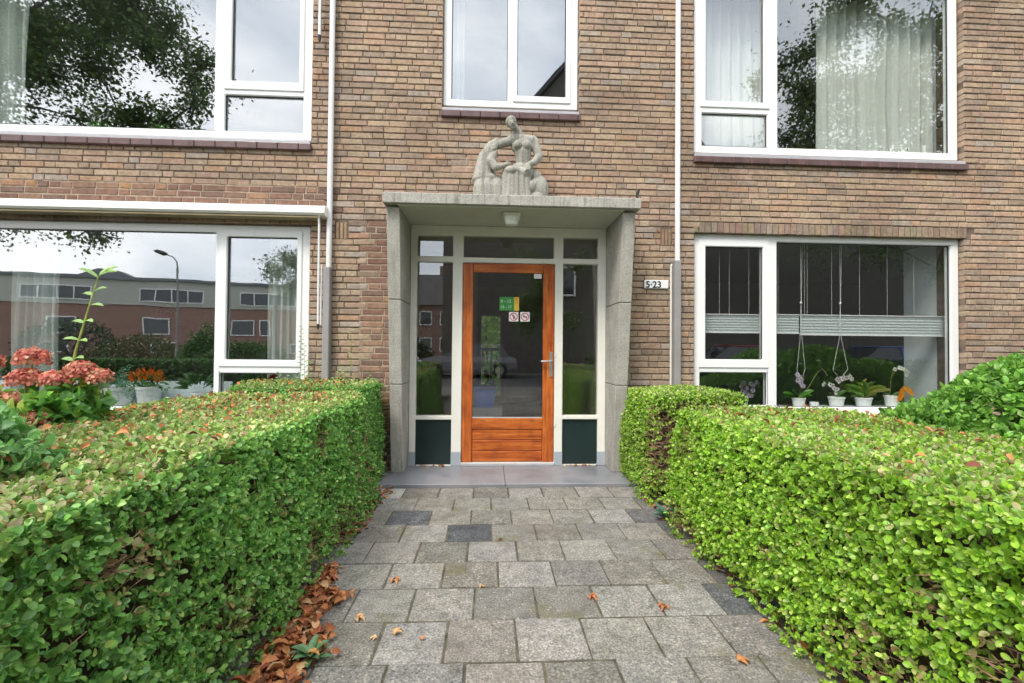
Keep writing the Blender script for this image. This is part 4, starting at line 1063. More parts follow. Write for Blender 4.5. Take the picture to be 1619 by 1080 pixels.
# ================================================================== HEDGES
GREEN_L = [(.23, .46, .095), (.165, .37, .09), (.30, .55, .13), (.12, .28, .07), (.42, .57, .15)]
GREEN_R = [(.28, .49, .04), (.34, .56, .055), (.18, .36, .045), (.42, .57, .12), (.46, .50, .18)]
TOPMIX = [(.36, .48, .12), (.50, .54, .24), (.26, .42, .10), (.55, .44, .26), (.42, .22, .09)]
def hedge(name, b0, b1, label, pal_, w_, n, seed, leaf=.027, group='clipped hedges along the path', bare=(), holes=.0, faces=('x-', 'x+', 'y-', 'y+', 'z+'), topw=.6, lump=.022, lean=0.0, leans=1, botfade=.0):
    rg = np.random.default_rng(seed); wv = Waves(seed, f=4.5); wv2 = Waves(seed + 1, f=13); wv3 = Waves(seed + 2, f=2.2)
    root = empty(name, ((b0[0] + b1[0]) / 2, (b0[1] + b1[1]) / 2, 0), label, 'hedge', group)
    P, Nn = rounded_box_samples(b0, b1, .05, int(n * 1.35), rg, faces)
    # leaves get denser toward the light
    dep = np.where(rg.random(len(P)) < .14, rg.uniform(.05, .11, len(P)), rg.exponential(.022, len(P))); dep = np.minimum(dep, .11)
    disp = wv(P) * lump + wv2(P) * lump * .5
    P = P + Nn * (disp - dep)[:, None]
    P[:, 0] += leans * lean * np.clip(1 - P[:, 2] / b1[2], 0, 1)          # face leans outward at the foot
    keep = np.ones(len(P), bool)
    hol = wv2(P * 1.0) + .7 * wv(P * 1.7)
    side = Nn[:, 2] < .6
    keep &= ~((hol < -1.0 + holes) & side & (rg.random(len(P)) < .8))
    for (c, r, q) in bare:
        dd = np.linalg.norm((P - np.array(c)) / np.array(r), axis=1) + .25 * wv2(P)
        keep &= ~((dd < 1) & (rg.random(len(P)) < q))
    keep &= ~((P[:, 2] < .10 + .05 * wv2(P)) & (rg.random(len(P)) < .7))
    P, Nn = P[keep], Nn[keep]
    Pl, Dl, Nl, Ll, Wl, idx = sprigs(P, Nn, 6, .034, leaf, .45, .76, up=.25, spread=.42, rg=rg)
    C = palette(len(Pl), pal_, w_, .25, rg)
    tp = (Nn[idx][:, 2] > .75) & (rg.random(len(Pl)) < topw)
    C[tp] = palette(tp.sum(), TOPMIX, [4, 3, 4, 2, .8], .25, rg)
    tone = 1 + .22 * wv3(Pl); C = C * tone[:, None]                           # shoots of one plant share a hue
    for (c, r, q) in bare:                                                     # half-dead patches keep a few tan leaves
        dd = np.linalg.norm((Pl - np.array(c)) / (np.array(r) * 1.15), axis=1)
        s_ = (dd < 1) & (rg.random(len(Pl)) < .35); C[s_] = palette(s_.sum(), [(.42, .36, .16), (.30, .20, .09), (.34, .40, .12)], [2, 1.5, 2], .2, rg)
    keepz = Pl[:, 2] > -.005
    leaf_mesh('leaves', Pl[keepz], Dl[keepz], Nl[keepz], Ll[keepz], Wl[keepz], np.clip(C[keepz], 0, 1), M_leaf, root)
    # twigs: short angled shoots under the leaf skin, thick in the bare patches
    m = MB(); r2 = random.Random(seed)
    T, TN = rounded_box_samples(b0, b1, .07, int(n * .06), rg, faces)
    for (c, r, q) in bare:
        cc_ = np.array(c); e = cc_ + rg.normal(size=(int(110 * q * (r[1] + r[2]) * 3), 3)) * np.array(r) * .55
        e = np.clip(e, np.array(b0), np.array(b1)); T = np.concatenate([T, e]); ax = np.zeros((len(e), 3))
        # outward normal of the nearest face
        f0 = np.abs(e - np.array(b0)); f1 = np.abs(np.array(b1) - e); f0[:, 2] = 9; f1[:, 2] = 9
        for i in range(len(e)):
            k = int(np.argmin(np.concatenate([f0[i, :2], f1[i, :2]]))); ax[i, k % 2] = -1 if k < 2 else 1
            e[i, k % 2] = (b0[k % 2] if k < 2 else b1[k % 2])
        T[-len(e):] = e; TN = np.concatenate([TN, ax])
    T = T - TN * rg.uniform(.02, .09, (len(T), 1)); T[:, 0] += leans * lean * np.clip(1 - T[:, 2] / b1[2], 0, 1)
    for p, nn in zip(T, TN):
        d = Vector((nn[0] * .7 + r2.uniform(-.6, .6), nn[1] * .7 + r2.uniform(-.6, .6), nn[2] * .5 + r2.uniform(-.1, 1.0))).normalized(); ln = r2.uniform(.05, .13); p = Vector(p) - d * ln * .5
        if p.z < .01: continue
        mid = p + d * ln * .5 + Vector((r2.uniform(-.01, .01), r2.uniform(-.01, .01), r2.uniform(-.01, .01)))
        m.tube([p, mid, p + d * ln], [.0022, .0018, .001], 3, cap=False)
    tag(m.build('twigs', M_twig, root, fixn=False), kind='stuff')
    i_ = .15; m = MB(); x0, y0, z0 = b0; x1, y1, z1 = b1
    nx, ny = 14, 30; 
    m.box(x0 + i_, x1 - i_, y0 + i_, y1 - i_, 0, z1 - i_ * .9, ch=.05); m.build('woody_heart', M_core, root)
    m = MB()                                # stems at the foot
    for _ in range(int((y1 - y0) * (x1 - x0) * 22)):
        x = r2.uniform(x0 + .08, x1 - .08); y = r2.uniform(y0 + .08, y1 - .08)
        if min(x - x0, x1 - x, y - y0, y1 - y) > .25: continue
        m.tube([(x, y, -.01), (x + r2.uniform(-.05, .05), y + r2.uniform(-.05, .05), .30)], [.009, .006], 5)
    tag(m.build('woody_stems', M_twig, root, fixn=False), kind='stuff')
    return root
hedge('hedge', (-2.20, .62, 0), (-1.00, 3.80, .865), 'long green clipped hedge left of the path with dry leaves on its flat top', GREEN_L, [5, 4, 3, 2, 1], 21000, 21, leaf=.0235, topw=.85,
      bare=[((-.97, 2.75, .72), (.1, .07, .13), .9), ((-.95, 3.3, .35), (.12, .08, .27), .75), ((-.95, 3.62, .45), (.12, .06, .32), .7), ((-.93, 2.45, .2), (.12, .1, .12), .7), ((-.93, 2.9, .15), (.12, .2, .1), .6), ((-.97, 1.35, .62), (.1, .10, .10), .55), ((-.97, 1.75, .25), (.1, .12, .10), .5), ((-.97, 2.2, .5), (.1, .06, .05), .6)],
      faces=('x+', 'y-', 'z+', 'x-', 'y+'), holes=.1, lean=.13)
hedge('hedge', (-2.15, 3.86, 0), (-1.04, 4.50, .925), 'short darker hedge block against the wall, left of the porch', GREEN_L, [4, 5, 2, 3, 1], 6500, 33, leaf=.021, lean=.05, holes=.1)
hedge('hedge', (1.36, .55, 0), (2.46, 3.22, .835), 'long bright yellow-green clipped hedge right of the path', GREEN_R, [5, 4, 3, 2, .6], 21000, 45, leaf=.0225,
      bare=[((1.36, 3.05, .62), (.12, .07, .14), .75), ((1.38, 1.32, .50), (.14, .05, .07), .8), ((1.38, 1.10, .42), (.14, .10, .10), .8), ((1.36, 1.45, .20), (.16, .25, .10), .6), ((1.36, 2.1, .30), (.12, .05, .04), .7), ((1.33, 3.0, .12), (.14, .25, .09), .7), ((1.36, 2.55, .55), (.12, .06, .05), .6)],
      faces=('x-', 'y-', 'z+', 'x+', 'y+'), holes=.1, lean=.09, leans=-1, topw=.45)
hedge('hedge', (1.345, 3.62, 0), (2.12, 4.46, .895), 'short hedge block right of the porch with a bare brown patch in front', GREEN_R, [3, 3, 3, 2, 1.6], 8000, 57, leaf=.022,
      bare=[((1.40, 3.70, .45), (.14, .13, .34), .9), ((1.62, 3.62, .45), (.17, .1, .34), .93), ((1.75, 3.62, .78), (.26, .1, .05), .7)], lean=.05, leans=-1, topw=.4, holes=.1)
# the hedges carry on behind the viewpoint to the pavement
hedge('hedge', (-2.20, -2.5, 0), (-1.25, .50, .86), 'left hedge continuing from the path towards the pavement behind', [(.06, .14, .04), (.05, .11, .03), (.09, .18, .05), (.04, .09, .03), (.12, .20, .06)], [5, 4, 3, 2, 1], 2600, 61, leaf=.045)
hedge('hedge', (1.65, -2.5, 0), (2.5, .45, .84), 'right hedge continuing from the path towards the pavement behind', [(.07, .15, .03), (.09, .18, .04), (.05, .11, .03), (.12, .20, .05), (.14, .18, .06)], [5, 4, 3, 2, 1], 2600, 63, leaf=.045)

hedge('hedge', (-11.5, -2.55, 0), (-2.4, -1.95, .88), 'hedge added along the pavement on the left to cover the road mirrored in the lower left window', [(.12, .24, .06), (.09, .18, .05), (.17, .30, .08)], [3, 3, 1], 4200, 65, leaf=.06, group='hedges added along the pavement to darken reflections', topw=0)  # added hedge: keeps the bright road out of the lower left reflection
hedge('hedge', (2.6, -2.55, 0), (12.0, -1.95, 1.0), 'dark hedge added along the pavement on the right to darken the reflection in the lower right window', [(.05, .12, .03), (.04, .09, .025), (.08, .16, .04)], [3, 3, 1], 4200, 67, leaf=.06, group='hedges added along the pavement to darken reflections', topw=0)  # added hedge: darkens what the lower right panes mirror
# ---- free shrubs
def shrub(name, blobs, label, cat, pal_, w_, n, seed, leaf, wfac=.55, k=7, slen=.07, up=.5, group=None, fade=.05):
    rg = np.random.default_rng(seed); c0 = blobs[0][0]; root = empty(name, (c0[0], c0[1], 0), label, cat, group); wv = Waves(seed, f=6)
    vol = np.array([b[1][0] * b[1][1] + b[1][0] * b[1][2] for b in blobs]); cnt = (vol / vol.sum() * n).astype(int); P = []; NN = []
    for (c, r), q in zip(blobs, cnt):
        u = unit(rg.normal(size=(q, 3))); u[:, 2] = np.where(u[:, 2] < -.5, -u[:, 2], u[:, 2])
        rad = 1 - rg.exponential(fade, q); p = np.array(c) + u * np.array(r) * np.maximum(rad, .5)[:, None]
        p += u * (wv(p) * .05)[:, None]; P.append(p); NN.append(unit(u / np.array(r)))
    P = np.concatenate(P); NN = np.concatenate(NN)
    keep = (P[:, 2] > .03)
    for (c, r), in zip([(b[0], b[1]) for b in blobs]) if False else []: pass
    for (c, r) in blobs:
        keep &= np.linalg.norm((P - np.array(c)) / (np.array(r) * .72), axis=1) > 1
    P, NN = P[keep], NN[keep]
    Pl, Dl, Nl, Ll, Wl, idx = sprigs(P, NN, k, slen, leaf, .35, wfac, up=up, rg=rg)
    C = palette(len(Pl), pal_, w_, .22, rg) * (1 + .2 * wv(Pl * .5))[:, None]
    leaf_mesh('leaves', Pl, Dl, Nl, Ll, Wl, np.clip(C, 0, 1), M_leaf, root)
    m = MB(); r2 = random.Random(seed)
    for (c, r) in blobs:
        for _ in range(14):
            a = unit(rg.normal(size=3)); a[2] = abs(a[2]); e = np.array(c) + a * np.array(r) * .85; b = np.array([c0[0] + r2.uniform(-.15, .15), c0[1] + r2.uniform(-.15, .15), -.02])
            md_ = (b + e) / 2 + np.array([r2.uniform(-.06, .06), r2.uniform(-.06, .06), .08]); m.tube([b, md_, e], [.010, .006, .002], 5, cap=False)
    m.build('branches', M_twig, root, fixn=False)
    return root
shrub('leafy_shrub', [((3.95, 3.05, .55), (.75, .62, .70)), ((3.25, 3.15, .38), (.62, .42, .50)), ((4.65, 3.2, .60), (.60, .60, .72)), ((3.6, 2.75, .30), (.6, .4, .45)), ((4.35, 2.6, .40), (.75, .5, .50)), ((5.4, 3.2, .5), (.6, .6, .6))],
      'big rounded mid-green shrub at the right edge, in front of the window corner', 'shrub', [(.17, .38, .05), (.23, .48, .07), (.12, .28, .05), (.32, .55, .11)], [4, 4, 3, 1.6], 7600, 71, .052, .64, slen=.09)
shrub('leafy_shrub', [((-1.75, 1.35, .72), (.36, .34, .42)), ((-1.95, 1.62, .66), (.32, .35, .42)), ((-1.42, .95, .62), (.26, .24, .36)), ((-1.24, .86, .32), (.20, .20, .30)), ((-1.16, .98, .12), (.18, .2, .2))],
      'leafy shrub with larger leaves growing up through the near end of the left hedge', 'shrub', [(.17, .38, .10), (.23, .47, .14), (.12, .28, .09), (.30, .52, .18)], [4, 4, 3, 1.5], 3600, 73, .036, .66, slen=.05, fade=.08)
shrub('leafy_shrub', [((1.95, .78, .52), (.34, .36, .36)), ((1.75, .62, .35), (.25, .25, .28))],
      'glossy large-leaved shoots bulging from the near end of the right hedge', 'shrub', [(.13, .33, .07), (.19, .42, .08), (.10, .27, .07), (.26, .46, .14)], [4, 4, 2, 1.5], 1300, 77, .036, .72, slen=.05, fade=.12)

# hydrangea with red flower heads and one tall bare shoot
hy = empty('hydrangea', (-2.15, 2.35, 0), 'hydrangea with faded red flower heads and one tall leafy shoot behind the left hedge', 'shrub')
rg = np.random.default_rng(5)
P = []; NNv = []
for (c, r, q) in (((-2.22, 2.3, .79), (.27, .25, .25), 300), ((-2.50, 2.2, .76), (.25, .25, .30), 170), ((-2.06, 2.35, .93), (.13, .15, .11), 90)):
    u = unit(rg.normal(size=(q, 3))); P.append(np.array(c) + u * np.array(r) * rg.uniform(.6, 1, (q, 1))); NNv.append(u)
P = np.concatenate(P); NNv = np.concatenate(NNv)
Pl, Dl, Nl, Ll, Wl, idx = sprigs(P, NNv, 3, .05, .078, .3, .62, up=.6, rg=rg)
C = palette(len(Pl), [(.13, .32, .05), (.22, .44, .07), (.10, .26, .06), (.34, .46, .08)], [3, 3, 2, 1], .2, rg); leaf_mesh('leaves', Pl, Dl, Nl, Ll, Wl, C, M_leaf, hy, curl=.16)
heads = [((-2.245, 2.36, 1.175), .070, 1), ((-2.255, 2.34, 1.075), .072, 1), ((-2.015, 2.36, 1.115), .066, 1.1), ((-2.08, 2.30, 1.075), .060, 1.1), ((-1.945, 2.38, 1.085), .055, 1.15), ((-2.24, 2.25, .985), .050, 1.25), ((-2.07, 2.20, .905), .052, 1.3), ((-2.47, 2.38, 1.155), .060, 1)]
for (c, r, f) in heads:
    r = r * .98; n = 360; u = unit(rg.normal(size=(n, 3))); u[:, 2] = np.where(u[:, 2] < -.35, -u[:, 2], u[:, 2]); p = np.array(c) + u * np.array([r, r, r * .80]) * rg.uniform(.72, 1.05, (n, 1))
    D = unit(np.cross(u, rg.normal(size=(n, 3))) + u * .4); C = palette(n, [(.62, .19, .15), (.70, .29, .20), (.46, .12, .10), (.74, .46, .30), (.50, .32, .16)], [4, 4, 1.5, 1.0 * f ** 4, .6 * f ** 5], .25, rg)
    leaf_mesh('flower_head', p, D, u, rg.uniform(.013, .019, n), rg.uniform(.014, .019, n), C, M_petal, hy)
m = MB()
for (c, r, f) in heads: m.tube([(-2.15 + (c[0] + 2.15) * .3, 2.32, .3), (c[0] + (.02 if c[0] < -2.1 else -.02), c[1], .7), (c[0], c[1], c[2] - r * .3)], [.006, .005, .004], 6)
shoot = [(-2.12, 2.36, .55), (-2.09, 2.37, 1.0), (-2.06, 2.38, 1.22), (-2.015, 2.39, 1.42), (-1.975, 2.40, 1.60)]
m.tube(shoot, [.007, .006, .005, .004, .0025], 7); m.build('stem', simple('shoot stem', (.28, .30, .06), .6, .3, 30), hy)
it = []
for i, (t_, s_) in enumerate(((1.04, 1), (1.06, -1), (1.17, -1), (1.18, 1), (1.27, 1), (1.275, -1), (1.36, -1), (1.37, 1), (1.45, 1), (1.50, -1), (1.52, 1), (1.59, -.4), (1.60, 1), (1.605, .3))):
    a = next(((p, q) for p, q in zip(shoot, shoot[1:]) if p[2] <= t_ <= q[2] + .01), (shoot[-2], shoot[-1])); f = (t_ - a[0][2]) / (a[1][2] - a[0][2]); pt = np.array(a[0]) * (1 - f) + np.array(a[1]) * f
    it.append((pt, unit(np.array([s_ * 1.0, rg.uniform(-.5, .2), rg.uniform(.05, .5)])), np.array([0, -.5, 1.0]), (.062 if t_ < 1.58 else .09), .032, np.array([.30, .48, .16]) * rg.uniform(.85, 1.2)))
leafset('shoot_leaves', it, M_leaf, hy, curl=.15)

# weeds along the wall foot and a few climbing shoots
def weed(x, y, z0, h, label, seed, spread=.05, leaf=.035, nst=5, tall=True, col=((.16, .34, .10), (.25, .40, .10))):
    rg = np.random.default_rng(seed); t = empty('weed', (x, y, z0), label, 'weed', 'weeds growing at the foot of the brick wall'); m = MB(); it = []
    for s_ in range(nst):
        lx = rg.uniform(-1, 1) * spread; hh = h * rg.uniform(.6, 1); p0 = Vector((x + lx * .3, y, z0)); p1 = Vector((x + lx + rg.uniform(-.02, .02), y + rg.uniform(-.03, .01), z0 + hh * .55)); p2 = Vector((x + lx * 1.3, y + rg.uniform(-.03, .0), z0 + hh))
        m.tube([p0, p1, p2], [.003, .0025, .0012], 4, cap=False)
        for j in range(int(hh / .028)):
            f = (j + 1) / (hh / .028); p = p0.lerp(p1, min(1, f * 2)) if f < .5 else p1.lerp(p2, f * 2 - 1); sg = 1 if j % 2 else -1
            it.append((np.array(p), unit(np.array([sg, rg.uniform(-.8, .2), rg.uniform(-.1, .6)])), np.array([0, -.7, .8]), leaf * rg.uniform(.7, 1.2), leaf * .5, np.array(col[int(rg.integers(2))]) * rg.uniform(.8, 1.2)))
    m.build('stem', M_stem, t, fixn=False); leafset('leaves', it, M_leaf, t, fine=False)
weed(-1.83, 4.56, .02, 1.46, 'thin climbing shoot in front of the right edge of the lower left window', 1, .04, .032, 2, col=((.07, .14, .06), (.16, .24, .08)))
weed(-1.76, 4.55, .02, 1.12, 'leafy shoot between the lower left window and the grey pipe', 2, .05, .04, 3)
weed(-1.38, 4.56, .02, 1.44, 'tall spindly weed climbing the bricks left of the porch', 3, .05, .030, 3, col=((.20, .34, .08), (.32, .38, .12)))
weed(-1.30, 4.53, .02, 1.06, 'low bushy weed showing above the short left hedge', 4, .16, .038, 12)
weed(-1.62, 4.53, .02, 1.03, 'feathery weed rising above the hedge by the grey pipe', 5, .16, .036, 12)
weed(-1.95, 4.53, .02, 1.00, 'weed tuft in front of the lower corner of the left window', 8, .18, .036, 12, col=((.14, .30, .13), (.20, .36, .14)))
weed(2.02, 4.57, .02, 1.18, 'thin weed beside the right downpipe', 6, .03, .026, 2, col=((.22, .30, .08), (.28, .34, .12)))
weed(-1.10, 4.54, .02, 1.00, 'small weed against the left porch fin', 9, .07, .036, 6)
def rosette(x, y, label, seed, n=12, L_=.07, col=(.13, .27, .12)):
    rg = np.random.default_rng(seed); t = empty('weed', (x, y, 0), label, 'weed'); it = []
    for k in range(n):
        a = k * 2.4 + rg.uniform(-.3, .3); it.append((np.array([x, y, .01 + .002 * k]), unit(np.array([math.cos(a), math.sin(a), .25 + .04 * k])), np.array([-math.cos(a) * .3, -math.sin(a) * .3, 1]), L_ * rg.uniform(.7, 1.1), L_ * .36, np.array(col) * rg.uniform(.75, 1.25)))
    leafset('leaves', it, M_leaf, t); m = MB(); m.tube([(x, y, -.01), (x, y, .03)], .003, 5); m.build('stem', M_stem, t)
rosette(-.70, 1.86, 'green rosette weed among the fallen leaves at the left path edge', 1, 13, .085)
rosette(-.83, 2.05, 'smaller weed under the left hedge among fallen leaves', 2, 8, .06)
rosette(1.31, 3.30, 'blue-green tuft at the foot of the right hedge near the gap', 3, 16, .12, (.10, .22, .15))

# ---- fallen leaves
DRY = [(.44, .17, .07), (.30, .11, .05), (.55, .25, .10), (.19, .08, .045), (.60, .38, .20)]
def drymesh(name, P, size, seed, label=None, flat=.35):
    rg = np.random.default_rng(seed); n = len(P); a = rg.uniform(0, 6.28, n); D = np.stack([np.cos(a), np.sin(a), rg.normal(size=n) * flat], 1)
    Nn = unit(np.stack([rg.normal(size=n) * flat, rg.normal(size=n) * flat, np.ones(n)], 1)); L_ = size * rg.uniform(.6, 1.3, n)
    o = leaf_mesh(name, P, D, Nn, L_, L_ * rg.uniform(.45, .75, n), palette(n, DRY, [4, 3, 3, 2, 1], .2, rg), M_dry, curl=.3)
    tag(o, label, 'leaves', None, 'stuff'); return o
n = 1250; P = np.zeros((n, 3)); t_ = rg.random(n); P[:, 1] = 1.2 + t_ * 1.4; wd = .03 + .22 * np.clip((2.6 - P[:, 1]) / .9, 0, 1) + .05 * np.sin(P[:, 1] * 17) + .03 * np.sin(P[:, 1] * 41); P[:, 0] = -.90 + rg.beta(1.3, 2.2, n) * (wd + .06); P[:, 2] = .008 + rg.random(n) * .03
drymesh('fallen_leaves', P, .047, 1, 'drift of brown fallen leaves between the left hedge and the path')
P = np.stack([rg.uniform(-1.0, -.84, 150), rg.uniform(2.9, 4.1, 150), rg.uniform(.005, .02, 150)], 1)
P2 = np.stack([rg.uniform(1.30, 1.42, 150), rg.uniform(1.0, 4.0, 150), rg.uniform(.005, .02, 150)], 1); drymesh('fallen_leaves', np.concatenate([P, P2]), .04, 2, 'brown leaf litter in the seams beside the pavers under the hedges')
P = np.stack([rg.uniform(-.76, -.45, 26), 4.77 - rg.random(26) ** 2 * .06, np.full(26, .038)], 1); P2 = np.stack([rg.uniform(.78, 1.15, 26), 4.768 - rg.random(26) ** 2 * .04, np.full(26, .036)], 1)
drymesh('fallen_leaves', np.concatenate([P, P2]), .026, 3, 'small dry leaves blown against the foot of the entrance panels')
P = np.stack([rg.uniform(-2.1, -1.08, 330), rg.uniform(1.5, 4.3, 330), np.full(330, .89)], 1); P[:, 2] = np.where(P[:, 1] > 3.82, .955, .895)
drymesh('fallen_leaves', P, .034, 4, 'orange and brown leaves lying on top of the left hedge', .5)
P = np.stack([rg.uniform(1.45, 2.4, 60), rg.uniform(1.3, 3.1, 60), np.full(60, .865)], 1); drymesh('fallen_leaves', P, .038, 5, 'scattered orange leaves lying on top of the right hedge', .5)
# single leaves lying on the pavers
spots = [((-.50, 2.50), 'curled orange leaf on the pavers near the left edge, farthest of the left three'), ((-.60, 2.15), 'yellow-brown leaf on the pavers just right of the leaf drift'), ((-.40, 2.02), 'pale curled leaf on the pavers left of centre'), ((-.27, 1.98), 'small orange leaf left of the path centre line'),
         ((.52, 2.30), 'bright orange leaf alone on the pavers right of centre'), ((.87, 2.20), 'brown leaf on the pavers near the right edge'), ((1.01, 1.80), 'orange leaf at the right path edge, nearest the viewer'), ((-.02, 2.42), 'tiny yellow leaf in a joint near the middle of the path'), ((.08, 3.0), 'tiny dark leaf scrap on the pavers before the porch'), ((-.47, 2.0), 'small green-yellow leaf beside the pale curled leaf')]
for i, ((x, y), lb) in enumerate(spots):
    r3 = np.random.default_rng(100 + i); s_ = .05 if i not in (3, 7, 8, 9) else .028; it = []
    a = r3.uniform(0, 6.28)
    for k in (-1, 0, 1):
        it.append((np.array([x, y, .006]), np.array([math.cos(a + k * .75), math.sin(a + k * .75), .12 + .18 * abs(k)]), np.array([.2 * k, .1, 1]), s_ * (1 if k == 0 else .75), s_ * .42, np.array(DRY[[2, 4, 4, 2, 0, 0, 2, 4, 3, 4][i]]) * r3.uniform(.95, 1.15)))
    A = [np.array(q, dtype=float) for q in zip(*it)]; o = leaf_mesh('fallen_leaf', A[0], A[1], A[2], A[3], A[4], A[5], M_dry, curl=.3); tag(o, lb, 'leaf', 'single leaves on the path')

# ================================================================== ACROSS THE STREET (seen mirrored in the panes)
def R2(ox, oy, a): return Matrix.Translation((ox, oy, 0)) @ Matrix.Rotation(a, 4, 'Z')
def facade_window(T, parent, x0, x1, z0, z1, y, nl):
    """window facing +y in the local frame of T"""
    m = MB(); b = .09; m.box(x0, x1, y, y + .10, z0, z0 + b, T=T); m.box(x0, x1, y, y + .10, z1 - b, z1, T=T)
    for i in range(nl + 1):
        xx = x0 + (x1 - x0 - b) * i / nl; m.box(xx, xx + b, y + .002, y + .098, z0 + b, z1 - b, T=T)
    w = m.build('window', M_white, parent); m = MB(); m.box(x0 + .02, x1 - .02, y + .02, y + .05, z0 + .02, z1 - .02, T=T); m.build('pane', M_paneout, w)
M_redbrick = tinted('far red brick', .9, .2, 3, .004, 20, .2)
def farbrick(name, base):
    m, n, l, b = newmat(name); t = n.new('ShaderNodeTexCoord'); br = n.new('ShaderNodeTexBrick'); br.inputs['Scale'].default_value = 4.6
    br.inputs['Color1'].default_value = (*base, 1); br.inputs['Color2'].default_value = (*[c * .72 for c in base], 1); br.inputs['Mortar'].default_value = (*[c * .6 for c in base], 1); br.inputs['Mortar Size'].default_value = .012; br.inputs['Brick Width'].default_value = 1.0; br.inputs['Row Height'].default_value = .29
    mp_ = n.new('ShaderNodeMapping'); mp_.inputs['Rotation'].default_value = (PI / 2, 0, 0); l.new(t.outputs['Object'], mp_.inputs[0]); l.new(mp_.outputs[0], br.inputs['Vector']); l.new(br.outputs['Color'], b.inputs['Base Color']); b.inputs['Roughness'].default_value = .9; return m
M_far1 = farbrick('red brick wall', (.34, .20, .165)); M_far2 = farbrick('dark brown brick wall', (.115, .105, .092))
M_grey_clad = simple('grey cladding', (.44, .43, .39), .7, .05)
a_ = -math.atan2(42.6 - 37.6, 41.7 - 24.9); T = R2(-41.7, -37.6, a_)
b1 = empty('row_houses', (-33, -40, 0), 'long red brick housing block with grey top storey, mirrored in the lower left window', 'building')
m = MB(); m.box(-14, 40, -9, 0, 0, 5.35, T=T); m.build('wall', M_far1, b1)
m = MB(); m.box(-14, 40, -9, .12, 5.352, 7.95, T=T); m.build('top_storey', M_grey_clad, b1)
m = MB(); m.box(-14.2, 40.2, -9.2, .35, 7.952, 8.25, T=T); m.prism([T @ Vector(p) for p in ((-1.5, -3, 8.25), (5, -3, 8.25), (3.0, -3, 9.3), (1.2, -3, 9.4))], T.to_3x3() @ Vector((0, -2, 0))); m.build('roof', M_roof, b1)
for x in (-12, -3.5, 6.0, 15.0, 24, 33): facade_window(T, b1, x - 4.0 + 4, x + 5.6, 5.75, 7.15, .121, 4)
for x in (-9, -1.5, 6.3, 14.2, 17.0, 22, 30): facade_window(T, b1, x, x + (2.3 if x != 17.0 else 1.0), 2.4, 4.1, .001, 1)
for x in (-10, -2, 7, 20, 29): facade_window(T, b1, x, x + 2.3, .5, 1.6, .001, 1)
b2 = empty('gabled_house', (5.5, -14, 0), 'tall dark brick house with a steep gable straight across the street', 'building')
m = MB(); prof = [(-2.3, -13, 0), (13.3, -13, 0), (13.3, -13, 8.2), (5.5, -13, 17.4), (-2.3, -13, 8.2)]; m.prism(prof, (0, -9, 0)); m.build('wall', M_far2, b2)
m = MB()
for s_ in (-1, 1):
    e0 = (5.5 + s_ * 8.2, 7.75); e1 = (5.5, 17.45); m.prism([(e0[0], -12.7, e0[1]), (e1[0], -12.7, e1[1]), (e1[0], -12.7, e1[1] + .3), (e0[0], -12.7, e0[1] + .3)], (0, -9.6, 0))
m.build('roof', M_rooftile, b2)
for z in (3.9, 6.8):
    for x in (2.4, 8.8): facade_window(Matrix.Identity(4), b2, x, x + 1.9, z, z + 1.5, -12.999, 2)
b4 = empty('flat_roofed_house', (28, -18, 0), 'long dark brick house right of the gabled one, mirrored in the lower right window', 'building')
m = MB(); m.box(13.6, 48, -24, -13.6, 0, 9.6); m.build('wall', M_far2, b4)
m = MB(); m.box(13.4, 48.2, -24.2, -13.3, 9.602, 9.95); m.build('roof', M_roof, b4)
for z in (6.9,):
    for x in (28.0, 33.0): facade_window(Matrix.Identity(4), b4, x, x + 2.4, z, z + 1.5, -13.599, 2)
b3 = empty('distant_house', (-6.5, -37, 0), 'distant brick house with a pitched roof, mirrored in the left side pane of the entrance', 'building')
m = MB(); m.box(-9.5, -3.2, -44, -36, 0, 5.6); m.build('wall', M_far1, b3)
m = MB(); m.prism([(-9.8, -35.6, 5.5), (-9.8, -44.4, 5.5), (-9.8, -40, 9.2)], (6.9, 0, 0)); m.build('roof', M_rooftile, b3)
m = MB(); m.box(-5.4, -4.7, -41, -40.2, 8.4, 10.2); m.build('chimney', M_far1, b3)
for x in (-9, -6.9, -4.9):
    for z in (.9, 3.5): facade_window(Matrix.Identity(4), b3, x, x + 1.2, z, z + 1.4, -35.999, 1)

def lamp_post(x, y):
    t = empty('street_lamp', (x, y, 0), 'grey street lamp with a curved arm across the street', 'street lamp')
    m = MB(); m.tube([(x, y, -.05), (x, y, 1), (x, y, 1.05), (x, y, 6.2)], [.10, .10, .065, .055], 12); m.build('post', M_pipeg, t)
    m = MB(); m.tube([(x, y, 6.2), (x - .05, y, 6.6), (x - .35, y, 6.95), (x - .8, y, 7.12)], .035, 10); m.build('arm', M_pipeg, t)
    m = MB(); m.tube([(x - .7, y, 7.10), (x - .9, y, 7.15), (x - 1.3, y, 7.28), (x - 1.5, y, 7.30)], [.07, .13, .12, .04], 12); m.build('lamp_head', M_black, t)
lamp_post(-19.8, -20.5)

